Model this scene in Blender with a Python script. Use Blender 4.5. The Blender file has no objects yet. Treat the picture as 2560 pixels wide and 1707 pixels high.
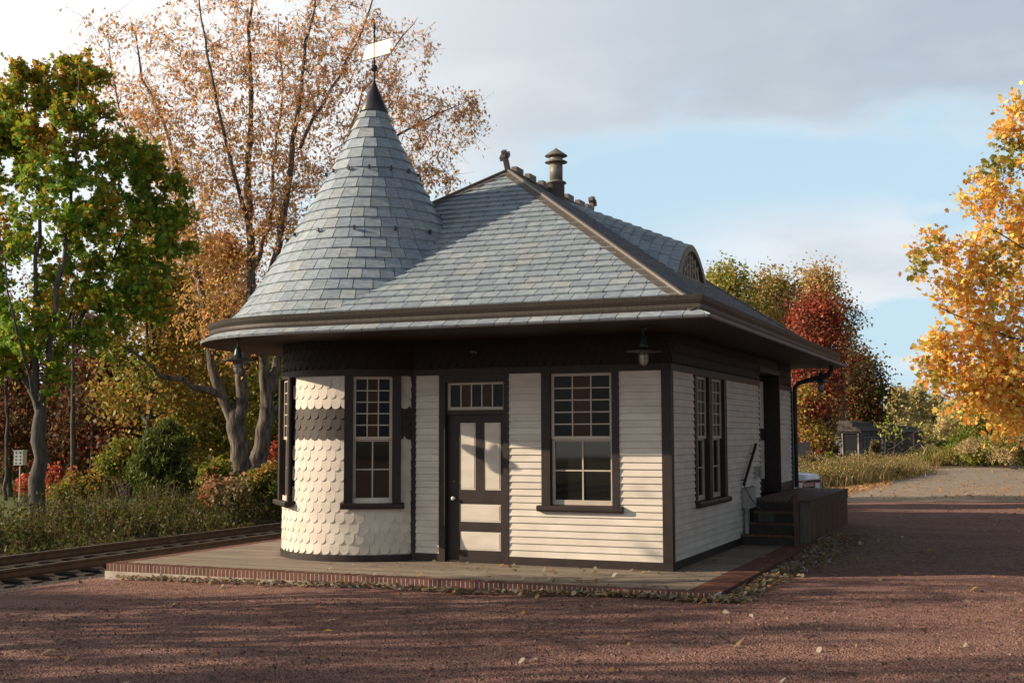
import bpy, math, random
import numpy as np
from mathutils import Vector
rad = math.radians
rng = np.random.default_rng(7)
random.seed(7)
sc = bpy.context.scene
col = sc.collection

# ------------------------------------------------------------------ camera
CP = np.array([4.4408, -15.9528, 1.8517]); YAW, PITCH, ROLL, FPX = -0.401484, 0.076909, -0.002611, 3005.5
_c, _s = math.cos, math.sin
CF = np.array([_s(YAW)*_c(PITCH), _c(YAW)*_c(PITCH), _s(PITCH)])
_R = np.array([_c(YAW), -_s(YAW), 0.0]); _U = np.cross(_R, CF)
CR = _R*_c(ROLL)+_U*_s(ROLL); CU = -_R*_s(ROLL)+_U*_c(ROLL)
cam = bpy.data.cameras.new('camera'); camo = bpy.data.objects.new('camera', cam); col.objects.link(camo)
cam.sensor_width = 36; cam.lens = 36*FPX/2560; cam.clip_start = .1; cam.clip_end = 3000
from mathutils import Matrix
M = Matrix(((CR[0], CU[0], -CF[0], CP[0]), (CR[1], CU[1], -CF[1], CP[1]), (CR[2], CU[2], -CF[2], CP[2]), (0, 0, 0, 1)))
camo.matrix_world = M
sc.camera = camo

def at(px, py, D):
    """world point seen at pixel (px, py) of the 2560 px wide photo, D metres in front of the camera"""
    return CP + D*(CF + CR*(px-1280)/FPX - CU*(py-853.5)/FPX)

# ------------------------------------------------------------------ sun, sky, exposure
SUN_AZ, SUN_EL = -155.0, 21.0
sl = bpy.data.lights.new('sun', 'SUN'); sl.energy = 5.0; sl.angle = rad(.55); sl.color = (1.0, .80, .58)
so = bpy.data.objects.new('sun', sl); col.objects.link(so)
sd = Vector((_c(rad(SUN_AZ))*_c(rad(SUN_EL)), _s(rad(SUN_AZ))*_c(rad(SUN_EL)), _s(rad(SUN_EL))))
so.rotation_euler = sd.to_track_quat('Z', 'Y').to_euler()
w = bpy.data.worlds.new('World'); sc.world = w; w.use_nodes = True
nt = w.node_tree; N = nt.nodes; L = nt.links; N.clear()
def nd(t, **k):
    n = N.new(t)
    for a, b in k.items(): setattr(n, a, b)
    return n
def mth(op, a, b=None, c=None, clamp=False):
    n = nd('ShaderNodeMath', operation=op, use_clamp=clamp)
    for i, v in enumerate((a, b, c)):
        if v is None: continue
        if isinstance(v, (int, float)): n.inputs[i].default_value = v
        else: L.new(v, n.inputs[i])
    return n.outputs[0]
def maprange(v, a, b, c, d, interp='SMOOTHSTEP'):
    n = nd('ShaderNodeMapRange', interpolation_type=interp, clamp=True) if interp == 'LINEAR' else nd('ShaderNodeMapRange', interpolation_type=interp)
    L.new(v, n.inputs[0])
    for i, x in enumerate((a, b, c, d)): n.inputs[i+1].default_value = x
    return n.outputs[0]
sky = nd('ShaderNodeTexSky', sky_type='NISHITA', sun_disc=False, sun_elevation=rad(SUN_EL), altitude=50, air_density=1.0, dust_density=1.1, ozone_density=1.6)
sky.sun_rotation = rad(90-SUN_AZ)
tc = nd('ShaderNodeTexCoord')
def dotc(v):
    n = nd('ShaderNodeVectorMath', operation='DOT_PRODUCT'); L.new(tc.outputs['Generated'], n.inputs[0]); n.inputs[1].default_value = v; return n.outputs['Value']
east = dotc((_R[0], _R[1], 0))          # across: 0 over the station, positive to the north-east
elev = dotc((0, 0, 1))
# cloud deck projected on a plane high overhead, stretched along the wind
sep = nd('ShaderNodeSeparateXYZ'); L.new(tc.outputs['Generated'], sep.inputs[0])
zz = mth('ADD', mth('MAXIMUM', sep.outputs[2], 0.0), .12)
cx_ = mth('DIVIDE', east, zz); cy_ = mth('DIVIDE', dotc((CF[0], CF[1], 0)), zz)
cmb = nd('ShaderNodeCombineXYZ'); L.new(cx_, cmb.inputs[0]); L.new(cy_, cmb.inputs[1])
n1 = nd('ShaderNodeTexNoise'); n1.inputs['Scale'].default_value = .9; n1.inputs['Detail'].default_value = 7; n1.inputs['Roughness'].default_value = .55
L.new(cmb.outputs[0], n1.inputs['Vector'])
n2 = nd('ShaderNodeTexNoise'); n2.inputs['Scale'].default_value = 5.5; n2.inputs['Detail'].default_value = 6
mp = nd('ShaderNodeMapping'); mp.inputs['Scale'].default_value = (1, 1, 2.6); L.new(tc.outputs['Generated'], mp.inputs[0]); L.new(mp.outputs[0], n2.inputs['Vector'])
# lower edge of the big cloud bank rises to the right
edge = mth('ADD', mth('ADD', .220, mth('MULTIPLY', east, .085)), mth('MULTIPLY', mth('SUBTRACT', n2.outputs['Fac'], .5), .24))
bank = maprange(mth('SUBTRACT', elev, edge), -.030, .045, 0, 1)
left = maprange(east, -.05, -.22, 0, .72)
lowband = mth('MULTIPLY', maprange(elev, .03, .07, .25, 1), maprange(elev, .200, .150, 0, 1))
low = mth('MULTIPLY', mth('MULTIPLY', maprange(east, .06, .24, 0, 1), lowband), maprange(n2.outputs['Fac'], .40, .50, 0, 1))
front = maprange(dotc((CF[0], CF[1], 0)), -.9, .5, .75, 1)
high = maprange(elev, .85, .5, .2, 1)
cov = mth('MULTIPLY', mth('MULTIPLY', front, high), mth('MAXIMUM', mth('MAXIMUM', mth('MULTIPLY', bank, maprange(n1.outputs['Fac'], .2, .45, .82, 1)), left), low))
# cloud tone: greyer where thick, white at its rim and towards the sun
tone = mth('ADD', mth('ADD', mth('MULTIPLY', n1.outputs['Fac'], .55), mth('MULTIPLY', n2.outputs['Fac'], .52)), mth('MULTIPLY', mth('MULTIPLY', bank, maprange(east, -.28, .05, 0, 1)), .30))
cr = nd('ShaderNodeMix', data_type='RGBA')
cr.inputs['A'].default_value = (9.2, 9.75, 10.3, 1); cr.inputs['B'].default_value = (5.2, 6.0, 6.95, 1)
L.new(maprange(tone, .46, .86, 0, 1), cr.inputs['Factor'])
sunny = dotc(tuple(sd)); 
glow = nd('ShaderNodeMix', data_type='RGBA'); L.new(maprange(sunny, -.25, .75, 0, 1), glow.inputs['Factor'])
L.new(cr.outputs['Result'], glow.inputs['A']); glow.inputs['B'].default_value = (13.5, 13.2, 12.8, 1)
skb = nd('ShaderNodeVectorMath', operation='SCALE'); L.new(sky.outputs[0], skb.inputs[0]); skb.inputs['Scale'].default_value = 1.55
# thin bright haze veil low in the sky
veil = nd('ShaderNodeMix', data_type='RGBA'); L.new(skb.outputs[0], veil.inputs['A']); veil.inputs['B'].default_value = (6.6, 9.0, 10.6, 1); L.new(mth('MULTIPLY', maprange(elev, .75, .20, .05, .82), maprange(dotc((CF[0], CF[1], 0)), -.3, .6, .35, 1)), veil.inputs['Factor'])
mx = nd('ShaderNodeMix', data_type='RGBA'); L.new(cov, mx.inputs['Factor']); L.new(veil.outputs['Result'], mx.inputs['A']); L.new(glow.outputs['Result'], mx.inputs['B'])
dim = nd('ShaderNodeVectorMath', operation='SCALE'); L.new(mx.outputs['Result'], dim.inputs[0]); L.new(mth('MULTIPLY', maprange(east, .42, .75, 1, .36), maprange(elev, .36, .75, 1, .28)), dim.inputs['Scale'])
bg = nd('ShaderNodeBackground'); bg.inputs['Strength'].default_value = .067; L.new(dim.outputs[0], bg.inputs[0])
wo = nd('ShaderNodeOutputWorld'); L.new(bg.outputs[0], wo.inputs[0])
sc.view_settings.view_transform = 'Standard'; sc.view_settings.look = 'None'; sc.view_settings.gamma = 1; sc.view_settings.exposure = .45
sc.render.engine = 'CYCLES'; sc.cycles.max_bounces = 6; sc.cycles.transparent_max_bounces = 8
sc.cycles.use_adaptive_sampling = True; sc.cycles.use_denoising = True; sc.cycles.sample_clamp_indirect = 6

# ------------------------------------------------------------------ materials
def mat(name, c1, c2=None, scale=4., rough=.75, bump=0., bscale=30., metal=0., attr=False, stretch=(1, 1, 1), spec=.4, detail=6, dist=.01, bstretch=None, vor=False, fac=(.35, .65)):
    m = bpy.data.materials.new(name); m.use_nodes = True
    t = m.node_tree; n = t.nodes; l = t.links; b = n['Principled BSDF']
    b.inputs['Roughness'].default_value = rough; b.inputs['Metallic'].default_value = metal; b.inputs['Specular IOR Level'].default_value = spec
    geo = n.new('ShaderNodeNewGeometry'); mpn = n.new('ShaderNodeMapping'); mpn.inputs['Scale'].default_value = stretch; l.new(geo.outputs['Position'], mpn.inputs[0])
    c2 = c2 or c1
    no = n.new('ShaderNodeTexNoise'); no.inputs['Scale'].default_value = scale; no.inputs['Detail'].default_value = detail; l.new(mpn.outputs[0], no.inputs['Vector'])
    mr = n.new('ShaderNodeMapRange'); mr.inputs[1].default_value = fac[0]; mr.inputs[2].default_value = fac[1]; l.new(no.outputs['Fac'], mr.inputs[0])
    mi = n.new('ShaderNodeMix'); mi.data_type = 'RGBA'; mi.inputs['A'].default_value = (*c1, 1); mi.inputs['B'].default_value = (*c2, 1); l.new(mr.outputs[0], mi.inputs['Factor'])
    out = mi.outputs['Result']
    if attr:
        a = n.new('ShaderNodeAttribute'); a.attribute_name = 'tint'
        mu = n.new('ShaderNodeMix'); mu.data_type = 'RGBA'; mu.blend_type = 'MULTIPLY'; mu.inputs['Factor'].default_value = 1
        l.new(out, mu.inputs['A']); l.new(a.outputs['Color'], mu.inputs['B']); out = mu.outputs['Result']
    l.new(out, b.inputs['Base Color'])
    if bump:
        if vor: bn = n.new('ShaderNodeTexVoronoi'); src = 'Distance'
        else: bn = n.new('ShaderNodeTexNoise'); bn.inputs['Detail'].default_value = 5; src = 'Fac'
        bn.inputs['Scale'].default_value = bscale
        mb = n.new('ShaderNodeMapping'); mb.inputs['Scale'].default_value = bstretch or stretch; l.new(geo.outputs['Position'], mb.inputs[0]); l.new(mb.outputs[0], bn.inputs['Vector'])
        bu = n.new('ShaderNodeBump'); bu.inputs['Strength'].default_value = bump; bu.inputs['Distance'].default_value = dist
        l.new(bn.outputs[src], bu.inputs['Height']); l.new(bu.outputs[0], b.inputs['Normal'])
    return m

def leafmat(name, trans=.42, gloss=.06):
    m = bpy.data.materials.new(name); m.use_nodes = True
    t = m.node_tree; n = t.nodes; l = t.links; n.clear()
    a = n.new('ShaderNodeAttribute'); a.attribute_name = 'tint'
    d = n.new('ShaderNodeBsdfDiffuse'); tr = n.new('ShaderNodeBsdfTranslucent'); g = n.new('ShaderNodeBsdfGlossy'); g.inputs['Roughness'].default_value = .5
    l.new(a.outputs['Color'], d.inputs[0]); l.new(a.outputs['Color'], tr.inputs[0])
    m1 = n.new('ShaderNodeMixShader'); m1.inputs[0].default_value = trans; l.new(d.outputs[0], m1.inputs[1]); l.new(tr.outputs[0], m1.inputs[2])
    m2 = n.new('ShaderNodeMixShader'); m2.inputs[0].default_value = gloss; l.new(m1.outputs[0], m2.inputs[1]); l.new(g.outputs[0], m2.inputs[2])
    o = n.new('ShaderNodeOutputMaterial'); l.new(m2.outputs[0], o.inputs[0])
    return m

def gravelmat(name):
    m = bpy.data.materials.new(name); m.use_nodes = True; t = m.node_tree; n = t.nodes; l = t.links; b = n['Principled BSDF']; b.inputs['Roughness'].default_value = .92; b.inputs['Specular IOR Level'].default_value = .15
    g = n.new('ShaderNodeNewGeometry')
    def nz(sc, det=4, rg=.6): q = n.new('ShaderNodeTexNoise'); q.inputs['Scale'].default_value = sc; q.inputs['Detail'].default_value = det; q.inputs['Roughness'].default_value = rg; l.new(g.outputs['Position'], q.inputs['Vector']); return q.outputs['Fac']
    def mrg(v, a, b_, c=0, d=1): q = n.new('ShaderNodeMapRange'); l.new(v, q.inputs[0]); [setattr(q.inputs[i+1], 'default_value', x) for i, x in enumerate((a, b_, c, d))]; return q.outputs[0]
    def mixc(f, A, B): q = n.new('ShaderNodeMix'); q.data_type = 'RGBA'; l.new(f, q.inputs['Factor']); [l.new(x, q.inputs[k]) if hasattr(x, 'links') else setattr(q.inputs[k], 'default_value', (*x, 1)) for k, x in (('A', A), ('B', B))]; return q.outputs['Result']
    vo = n.new('ShaderNodeTexVoronoi'); vo.inputs['Scale'].default_value = 48; l.new(g.outputs['Position'], vo.inputs['Vector'])
    vs = n.new('ShaderNodeSeparateColor'); l.new(vo.outputs['Color'], vs.inputs[0])
    stone = mixc(mrg(vs.outputs[0], .1, .9), (.27, .135, .112), (.66, .40, .335))
    stone = mixc(mrg(nz(1.1, 5), .38, .62), stone, mixc(mrg(vs.outputs[1], 0, 1), (.23, .122, .105), (.48, .265, .215)))
    gap = mixc(mrg(vo.outputs['Distance'], .35, .75), stone, (.06, .032, .028))
    fine = mixc(mrg(nz(9, 6, .7), .42, .62), gap, mixc(mrg(nz(60, 2), .4, .6), (.215, .117, .10), (.55, .325, .27)))
    mp_ = n.new('ShaderNodeMapping'); mp_.inputs['Rotation'].default_value = (0, 0, -.42); mp_.inputs['Scale'].default_value = (.16, 1.0, 1); l.new(g.outputs['Position'], mp_.inputs[0])
    rn = n.new('ShaderNodeTexNoise'); rn.inputs['Scale'].default_value = .9; rn.inputs['Detail'].default_value = 4; l.new(mp_.outputs[0], rn.inputs['Vector'])
    rut = mixc(mrg(rn.outputs['Fac'], .52, .66), fine, mixc(mrg(nz(30, 3), .35, .65), (.30, .175, .145), (.46, .29, .24)))
    fine = mixc(mrg(nz(.45, 3), .40, .60), fine, rut)
    l.new(fine, b.inputs['Base Color'])
    ad = n.new('ShaderNodeMath'); ad.operation = 'ADD'; l.new(mrg(vo.outputs['Distance'], 0, .8, 1, 0), ad.inputs[0]); l.new(mrg(nz(14, 5, .7), 0, 1, 0, 2.2), ad.inputs[1])
    bu = n.new('ShaderNodeBump'); bu.inputs['Strength'].default_value = 1; bu.inputs['Distance'].default_value = .022; l.new(ad.outputs[0], bu.inputs['Height']); l.new(bu.outputs[0], b.inputs['Normal']); return m

# ------------------------------------------------------------------ object helpers
def wloc(o):
    v = Vector((0, 0, 0))
    while o is not None: v += o.location; o = o.parent
    return v
def tag(o, label=None, cat=None, group=None, kind=None):
    if label: o['label'] = label
    if cat: o['category'] = cat
    if group: o['group'] = group
    if kind: o['kind'] = kind
    return o
def thing(name, loc, label, cat, group=None, kind=None):
    o = bpy.data.objects.new(name, None); o.empty_display_size = .2; o.location = loc; col.objects.link(o)
    return tag(o, label, cat, group, kind)
def link(name, me, m, parent):
    o = bpy.data.objects.new(name, me); col.objects.link(o)
    if isinstance(m, (list, tuple)):
        for q in m: me.materials.append(q)
    else: me.materials.append(m)
    if parent is not None: o.parent = parent
    return o
class MB:
    def __init__(s): s.v = []; s.f = []; s.c = []
    def add(s, vs, fs, c=(1, 1, 1)):
        k = len(s.v); s.v += [tuple(float(q) for q in p) for p in vs]; s.f += [tuple(i+k for i in f) for f in fs]
        s.c += [c]*len(vs) if not isinstance(c, list) else c
        return s
    def box(s, p0, p1, c=(1, 1, 1)):
        (a, b, d), (e, f, g) = p0, p1
        return s.add([(a, b, d), (e, b, d), (e, f, d), (a, f, d), (a, b, g), (e, b, g), (e, f, g), (a, f, g)],
                     [(3, 2, 1, 0), (4, 5, 6, 7), (0, 1, 5, 4), (1, 2, 6, 5), (2, 3, 7, 6), (3, 0, 4, 7)], c)
    def obox(s, o, U, V, W, c=(1, 1, 1)):
        o, U, V, W = (np.array(q, float) for q in (o, U, V, W))
        P = [o, o+U, o+U+V, o+V, o+W, o+U+W, o+U+V+W, o+V+W]
        return s.add(P, [(3, 2, 1, 0), (4, 5, 6, 7), (0, 1, 5, 4), (1, 2, 6, 5), (2, 3, 7, 6), (3, 0, 4, 7)], c)
    def tube(s, pts, r, n=6, c=(1, 1, 1), cap=True):
        pts = [np.array(p, float) for p in pts]; k = len(pts)
        rs = r if hasattr(r, '__len__') else [r]*k
        V = []; F = []
        up = None
        for i, p in enumerate(pts):
            d = pts[min(i+1, k-1)]-pts[max(i-1, 0)]; d = d/(np.linalg.norm(d)+1e-9)
            if up is None: up = np.array([0, 0, 1.]) if abs(d[2]) < .9 else np.array([1., 0, 0])
            a = np.cross(d, up); a /= np.linalg.norm(a)+1e-9; b = np.cross(a, d); up = b
            for j in range(n):
                t = 2*math.pi*j/n; V.append(p+rs[i]*(a*math.cos(t)+b*math.sin(t)))
        for i in range(k-1):
            for j in range(n): F.append((i*n+j, i*n+(j+1) % n, (i+1)*n+(j+1) % n, (i+1)*n+j))
        if cap: F.append(tuple(range(n))); F.append(tuple(range((k-1)*n, k*n))[::-1])
        return s.add(V, F, c)
    def lathe(s, cx, cy, prof, n=24, c=(1, 1, 1)):
        V = []; F = []; k = len(prof)
        for z, r in prof:
            for j in range(n):
                t = 2*math.pi*j/n; V.append((cx+r*math.cos(t), cy+r*math.sin(t), z))
        for i in range(k-1):
            for j in range(n): F.append((i*n+j, i*n+(j+1) % n, (i+1)*n+(j+1) % n, (i+1)*n+j))
        if prof[0][1] > 1e-4: F.append(tuple(range(n))[::-1])
        if prof[-1][1] > 1e-4: F.append(tuple(range((k-1)*n, k*n)))
        return s.add(V, F, c)
    def build(s, name, m, parent=None, smooth=False):
        me = bpy.data.meshes.new(name); w0 = wloc(parent)
        me.from_pydata([(a-w0.x, b-w0.y, d-w0.z) for a, b, d in s.v], [], s.f)
        ca = me.attributes.new('tint', 'FLOAT_COLOR', 'POINT')
        ca.data.foreach_set('color', np.array([(*q, 1.) for q in s.c], np.float32).ravel())
        if smooth: me.polygons.foreach_set('use_smooth', [True]*len(me.polygons))
        me.update()
        return link(name, me, m, parent)
def cluster_mesh(name, V, C, nv, m, parent=None):
    """V (n, nv, 3) polygons, C (n, 3) tints"""
    n = len(V); w0 = wloc(parent); me = bpy.data.meshes.new(name)
    me.vertices.add(n*nv); me.vertices.foreach_set('co', (V.reshape(-1, 3)-np.array(w0)).astype(np.float32).ravel())
    me.loops.add(n*nv); me.loops.foreach_set('vertex_index', np.arange(n*nv, dtype=np.int32))
    me.polygons.add(n); me.polygons.foreach_set('loop_start', np.arange(0, n*nv, nv, dtype=np.int32))
    me.update(calc_edges=True)
    ca = me.attributes.new('tint', 'FLOAT_COLOR', 'POINT')
    cc = np.ones((n, nv, 4), np.float32); cc[:, :, :3] = C[:, None, :]; ca.data.foreach_set('color', cc.ravel())
    return link(name, me, m, parent)
def clip(poly, a, b, c):
    """keep a*u+b*v+c >= 0"""
    out = []
    for i in range(len(poly)):
        p, q = poly[i], poly[(i+1) % len(poly)]
        dp = a*p[0]+b*p[1]+c; dq = a*q[0]+b*q[1]+c
        if dp >= 0: out.append(p)
        if (dp >= 0) != (dq >= 0):
            t = dp/(dp-dq); out.append((p[0]+t*(q[0]-p[0]), p[1]+t*(q[1]-p[1])))
    return out
def jit(a=.08): return 1+random.uniform(-a, a)
# ------------------------------------------------------------------ ground height
def sstep(a, b, x): t = np.clip((x-a)/(b-a), 0, 1); return t*t*(3-2*t)
def gz(x, y):
    x = np.asarray(x, float); y = np.asarray(y, float)
    z = np.interp(x, [-40, -22, -14, -12.4, -11.9, -9.5, -8.8, -7.9, 1.1, 4, 400], [-.75, -.62, -.5, -.46, -.40, -.40, -.34, -.215, -.085, -.07, -.07])
    z = z + .10*sstep(2, 7, y)*sstep(-1, 1, x)*(1-sstep(12, 22, y))
    z = z - .10*sstep(14, 30, y)*sstep(-8, -3, x) - .35*sstep(60, 120, y)*sstep(-8, -3, x)
    z = z + .012*np.sin(x*1.7+y*.6)*np.sin(y*1.1-x*.4)
    return z
def sheet(name, xs, ys, dz, m, mask=None):
    X, Y = np.meshgrid(xs, ys); Z = gz(X, Y)+dz
    nx, ny = len(xs), len(ys); V = np.stack([X, Y, Z], -1).reshape(-1, 3)
    F = []
    for j in range(ny-1):
        for i in range(nx-1):
            cxm, cym = (xs[i]+xs[i+1])/2, (ys[j]+ys[j+1])/2
            if mask is None or mask(cxm, cym): k = j*nx+i; F.append((k, k+1, k+nx+1, k+nx))
    me = bpy.data.meshes.new(name); me.from_pydata(V.tolist(), [], F); me.update()
    me.polygons.foreach_set('use_smooth', [True]*len(me.polygons))
    o = link(name, me, m, None); return tag(o, kind='structure')
m_earth = mat('earth', (.055, .040, .024), (.10, .085, .04), scale=.6, rough=.95, bump=.6, bscale=14, dist=.05)
m_gravel = gravelmat('red_gravel')
m_asph = mat('asphalt', (.25, .21, .175), (.34, .29, .24), scale=3, rough=.9, bump=.5, bscale=60, spec=.2)
m_grass = mat('lawn', (.07, .11, .022), (.12, .15, .04), scale=2, rough=.9, bump=.7, bscale=25, dist=.05)
m_ballast = mat('ballast', (.03, .024, .022), (.075, .058, .05), scale=18, rough=.95, bump=1, bscale=18, dist=.05, vor=True)
xs = np.unique(np.round(np.concatenate([np.linspace(-700, -60, 12), np.arange(-60, 20, 1.0), np.arange(-14, 5, .33), np.linspace(20, 700, 14)]), 3))
ys = np.unique(np.round(np.concatenate([np.linspace(-120, -30, 8), np.arange(-30, 40, 1.0), np.linspace(40, 1500, 40)]), 3))
sheet('ground', xs, ys, -.02, m_earth)
gxs = np.unique(np.round(np.concatenate([np.arange(-8.85, 12, .33), np.linspace(12, 60, 12)]), 3)); gys = np.unique(np.round(np.concatenate([np.linspace(-50, -18, 6), np.arange(-18, 30, .5)]), 3))
sheet('gravel_yard', gxs, gys, 0.0, m_gravel, lambda x, y: y < 21.5+.33*(x+1.8)+.4*math.sin(x*2.1) and (y < 17 or x > -6+.3*y-5))
axs = np.arange(-6, 60, .5); ays = np.arange(17, 66, .5)
def road_in(x, y):
    lft = np.interp(y, [17, 28, 35, 49, 61, 70], [-2.5, -3.2, -2.9, -1.7, -.6, 1]) + .35*math.sin(y*.9)
    return x > lft and y < 59+.1*x+.4*math.sin(x) and y > 19.5+.33*(x+1.8)
sheet('road', axs, ays, .012, m_asph, road_in)
sheet('lawn', np.arange(-70, -19, 1.), np.arange(8, 60, 1.), .01, m_grass)
sheet('track_bed', np.arange(-12.6, -8.79, .38), np.arange(-40, 120, 1.), 0.0, m_ballast)

# ------------------------------------------------------------------ paint and building materials
m_cream = mat('cream_paint', (.56, .515, .45), (.67, .62, .545), scale=2.2, stretch=(1, 1, 2.5), detail=9, rough=.62, bump=.15, bscale=60, dist=.003, attr=True)
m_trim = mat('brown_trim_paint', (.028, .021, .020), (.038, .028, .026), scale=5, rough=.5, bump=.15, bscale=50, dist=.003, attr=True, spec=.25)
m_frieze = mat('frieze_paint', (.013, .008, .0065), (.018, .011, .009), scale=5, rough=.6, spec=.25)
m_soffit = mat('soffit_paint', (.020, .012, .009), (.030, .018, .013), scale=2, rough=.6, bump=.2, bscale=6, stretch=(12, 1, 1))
m_slate = mat('slate', (.76, .79, .82), (1.10, 1.11, 1.12), scale=9, rough=.45, bump=.4, bscale=16, dist=.004, attr=True, stretch=(1, 1, 3.2), spec=.5, detail=8)
m_gutter = mat('gutter_copper', (.030, .025, .021), (.065, .055, .047), scale=5, rough=.5, metal=.25, stretch=(12, 12, 1.5), spec=.4, fac=(.3, .7))
m_copper = mat('dark_copper', (.12, .102, .09), (.175, .155, .14), scale=6, rough=.42, metal=.35, stretch=(9, 9, 1), spec=.5)
m_dmetal = mat('dark_metal', (.055, .055, .06), (.075, .075, .08), scale=4, rough=.38, metal=.5)
m_flue = mat('flue_metal', (.17, .16, .14), (.24, .225, .195), scale=5, rough=.55, metal=.2, stretch=(1, 1, .4))
m_sash = mat('sash_paint', (.46, .40, .33), (.52, .46, .38), scale=6, rough=.5)
def glassm(name, base, rough, bumps=0, bscale=40, attr=False):
    m = mat(name, base, base, rough=rough, bump=bumps, bscale=bscale, dist=.004, spec=(.18 if attr else .6), attr=attr, bstretch=(1, 1, 3)); return m
m_glass = glassm('window_glass', (.010, .011, .010), .03)
m_stain = glassm('textured_glass', (1, 1, 1), .22, .5, 55, True)
m_white = mat('white_enamel', (.8, .8, .78), rough=.3)
m_brass = mat('brass', (.45, .32, .1), rough=.3, metal=.8)
m_plank = mat('weathered_planks', (.19, .155, .125), (.30, .25, .205), scale=2.2, rough=.8, bump=.3, bscale=8, stretch=(.5, 14, 1), attr=True)
m_brick = mat('brick', (.11, .042, .030), (.17, .070, .048), scale=9, rough=.85, bump=.4, bscale=70, dist=.003, attr=True)
m_mortar = mat('mortar', (.44, .41, .37), (.54, .50, .46), scale=12, rough=.9)
m_conc = mat('concrete', (.36, .31, .26), (.50, .45, .39), scale=5, rough=.9, bump=.2, bscale=30, dist=.004, stretch=(1, 1, .5))
m_oldwood = mat('old_dark_wood', (.065, .038, .026), (.12, .078, .055), scale=4, rough=.85, bump=.4, bscale=9, stretch=(9, 9, .6), attr=True)
m_greywood = mat('grey_wood', (.10, .09, .08), (.16, .145, .13), scale=4, rough=.85, bump=.4, bscale=12, stretch=(10, 10, 1))
m_blackwood = mat('black_painted_wood', (.017, .015, .016), (.026, .022, .022), scale=5, rough=.55)
m_pvc = mat('grey_plastic_pipe', (.30, .29, .28), (.36, .35, .33), scale=5, rough=.55)
m_rail = mat('rail_steel', (.06, .038, .028), (.10, .068, .05), scale=5, rough=.5, metal=.3)
m_railtop = mat('worn_rail_head', (.24, .22, .20), (.32, .29, .26), scale=5, rough=.35, metal=.7)
m_tie = mat('railway_tie', (.022, .017, .014), (.045, .035, .028), scale=6, rough=.9, stretch=(1, 8, 8), bump=.5, bscale=8)

# ------------------------------------------------------------------ the station
XT, YT, RC, RE = -5.08, .775, 1.375, 2.65        # tower axis, tower radius, eave radius
EY, EX, EXL, EYB, EZ = -1.875, 1.01, -7.73, 10.3, 3.25
AX, AY, AYB, AZ = -3.5, 2.6, 6.9, 6.29
WL, WB, ZT = -6.46, 9.3, 2.72
st = thing('railway_station', (-3, 4, 0), 'small cream and dark brown railway station with conical corner tower and slate roof', 'building')

def clapboards(mb, P, U, Nn, width, z0, z1, e=.0963, out=.022):
    """lapped boards from z0 to z1; P start point, U along the wall, Nn outward"""
    U = np.array(U, float); Nn = np.array(Nn, float); P = np.array(P, float)
    zb = .117+math.floor((z0-.117)/e+1e-6)*e
    z = zb
    while z < z1-1e-4:
        a, b = max(z, z0), min(z+e, z1)
        fa = out*(1-(a-z)/e)+.004; fb = out*(1-(b-z)/e)+.004
        if b-a > .002:
            cuts = [0.]
            while cuts[-1] < width: cuts.append(cuts[-1]+random.uniform(1.1, 4.2))
            cuts[-1] = width
            if len(cuts) > 2 and cuts[-1]-cuts[-2] < .25: cuts.pop(-2)
            for c0, c1 in zip(cuts[:-1], cuts[1:]):
                t = jit(.05); w0, w1 = c0+(.002 if c0 > 0 else 0), c1; sg_ = random.uniform(-.0015, .0015)
                p = [P+U*w0+Nn*(fa+sg_), P+U*w1+Nn*fa, P+U*w1+Nn*fb, P+U*w0+Nn*fb]
                vs = [(q[0], q[1], h) for q, h in zip(p, [a+sg_, a, b, b])]
                vs += [(P[0]+U[0]*w0, P[1]+U[1]*w0, a), (P[0]+U[0]*w1, P[1]+U[1]*w1, a)]
                mb.add(vs, [(0, 1, 2, 3), (4, 5, 1, 0)], (t, t*jit(.008), t*jit(.015)))
        z += e
# walls
cw = MB()
Uf, Nf = (1, 0, 0), (0, -1, 0)
for x0, x1, z0, z1 in ((-3.88, -3.493, .117, ZT), (-2.383, -1.872, .117, ZT), (-1.872, -.717, .117, .765), (-.717, -.108, .117, ZT)):
    clapboards(cw, (x0, 0, 0), Uf, Nf, x1-x0, z0, z1)
    if x0 in (-3.88, -.717): cw.build('clapboard_wall', m_cream, st); cw = MB()
Us, Ns = (0, 1, 0), (1, 0, 0)
for y0, y1, z0, z1 in ((.1, 1.27, .117, ZT), (1.27, 3.30, .117, .77), (3.30, 6.0, .117, ZT), (7.93, 9.2, .80, ZT)):
    clapboards(cw, (0, y0, 0), Us, Ns, y1-y0, z0, z1)
    if y0 in (3.30, 7.93): cw.build('clapboard_wall', m_cream, st); cw = MB()
clapboards(cw, (WL, WB, 0), (0, -1, 0), (-1, 0, 0), WB-.8, .117, ZT); cw.build('clapboard_wall', m_cream, st); cw = MB()
clapboards(cw, (0, WB, 0), (-1, 0, 0), (0, 1, 0), -WL, .117, ZT)
cw.build('clapboard_wall', m_cream, st)
core = MB()
core.box((WL+.02, .85, 0), (-5.0, WB-.02, 3.24)).box((-5.0, .02, 0), (-3.40, WB-.02, 3.24)).box((-2.45, .02, 0), (-1.74, 2, 3.24)).box((-.82, .02, 0), (-.02, 1.36, 3.24)).box((-.82, 1.36, 0), (-.15, 2, 3.24)).box((-.15, 1.36, 0), (-.02, 3.25, .85)).box((-1.74, .02, 0), (-.82, 1.3, .86))
core.box((-3.40, .16, 0), (-2.45, 2, 3.24)).box((-1.74, .10, .86), (-.82, 1.3, 3.24)).box((-.4, 2., 0), (-.3, 9.2, 3.24))
core.box((-.3, 3.25, 0), (-.02, 5.98, 3.24)).box((-.3, 7.9, 0), (-.02, 9.2, 3.24)).box((-3.4, 2.0, 0), (-.4, 9.2, 3.23))
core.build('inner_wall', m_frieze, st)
tr = MB()
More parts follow.
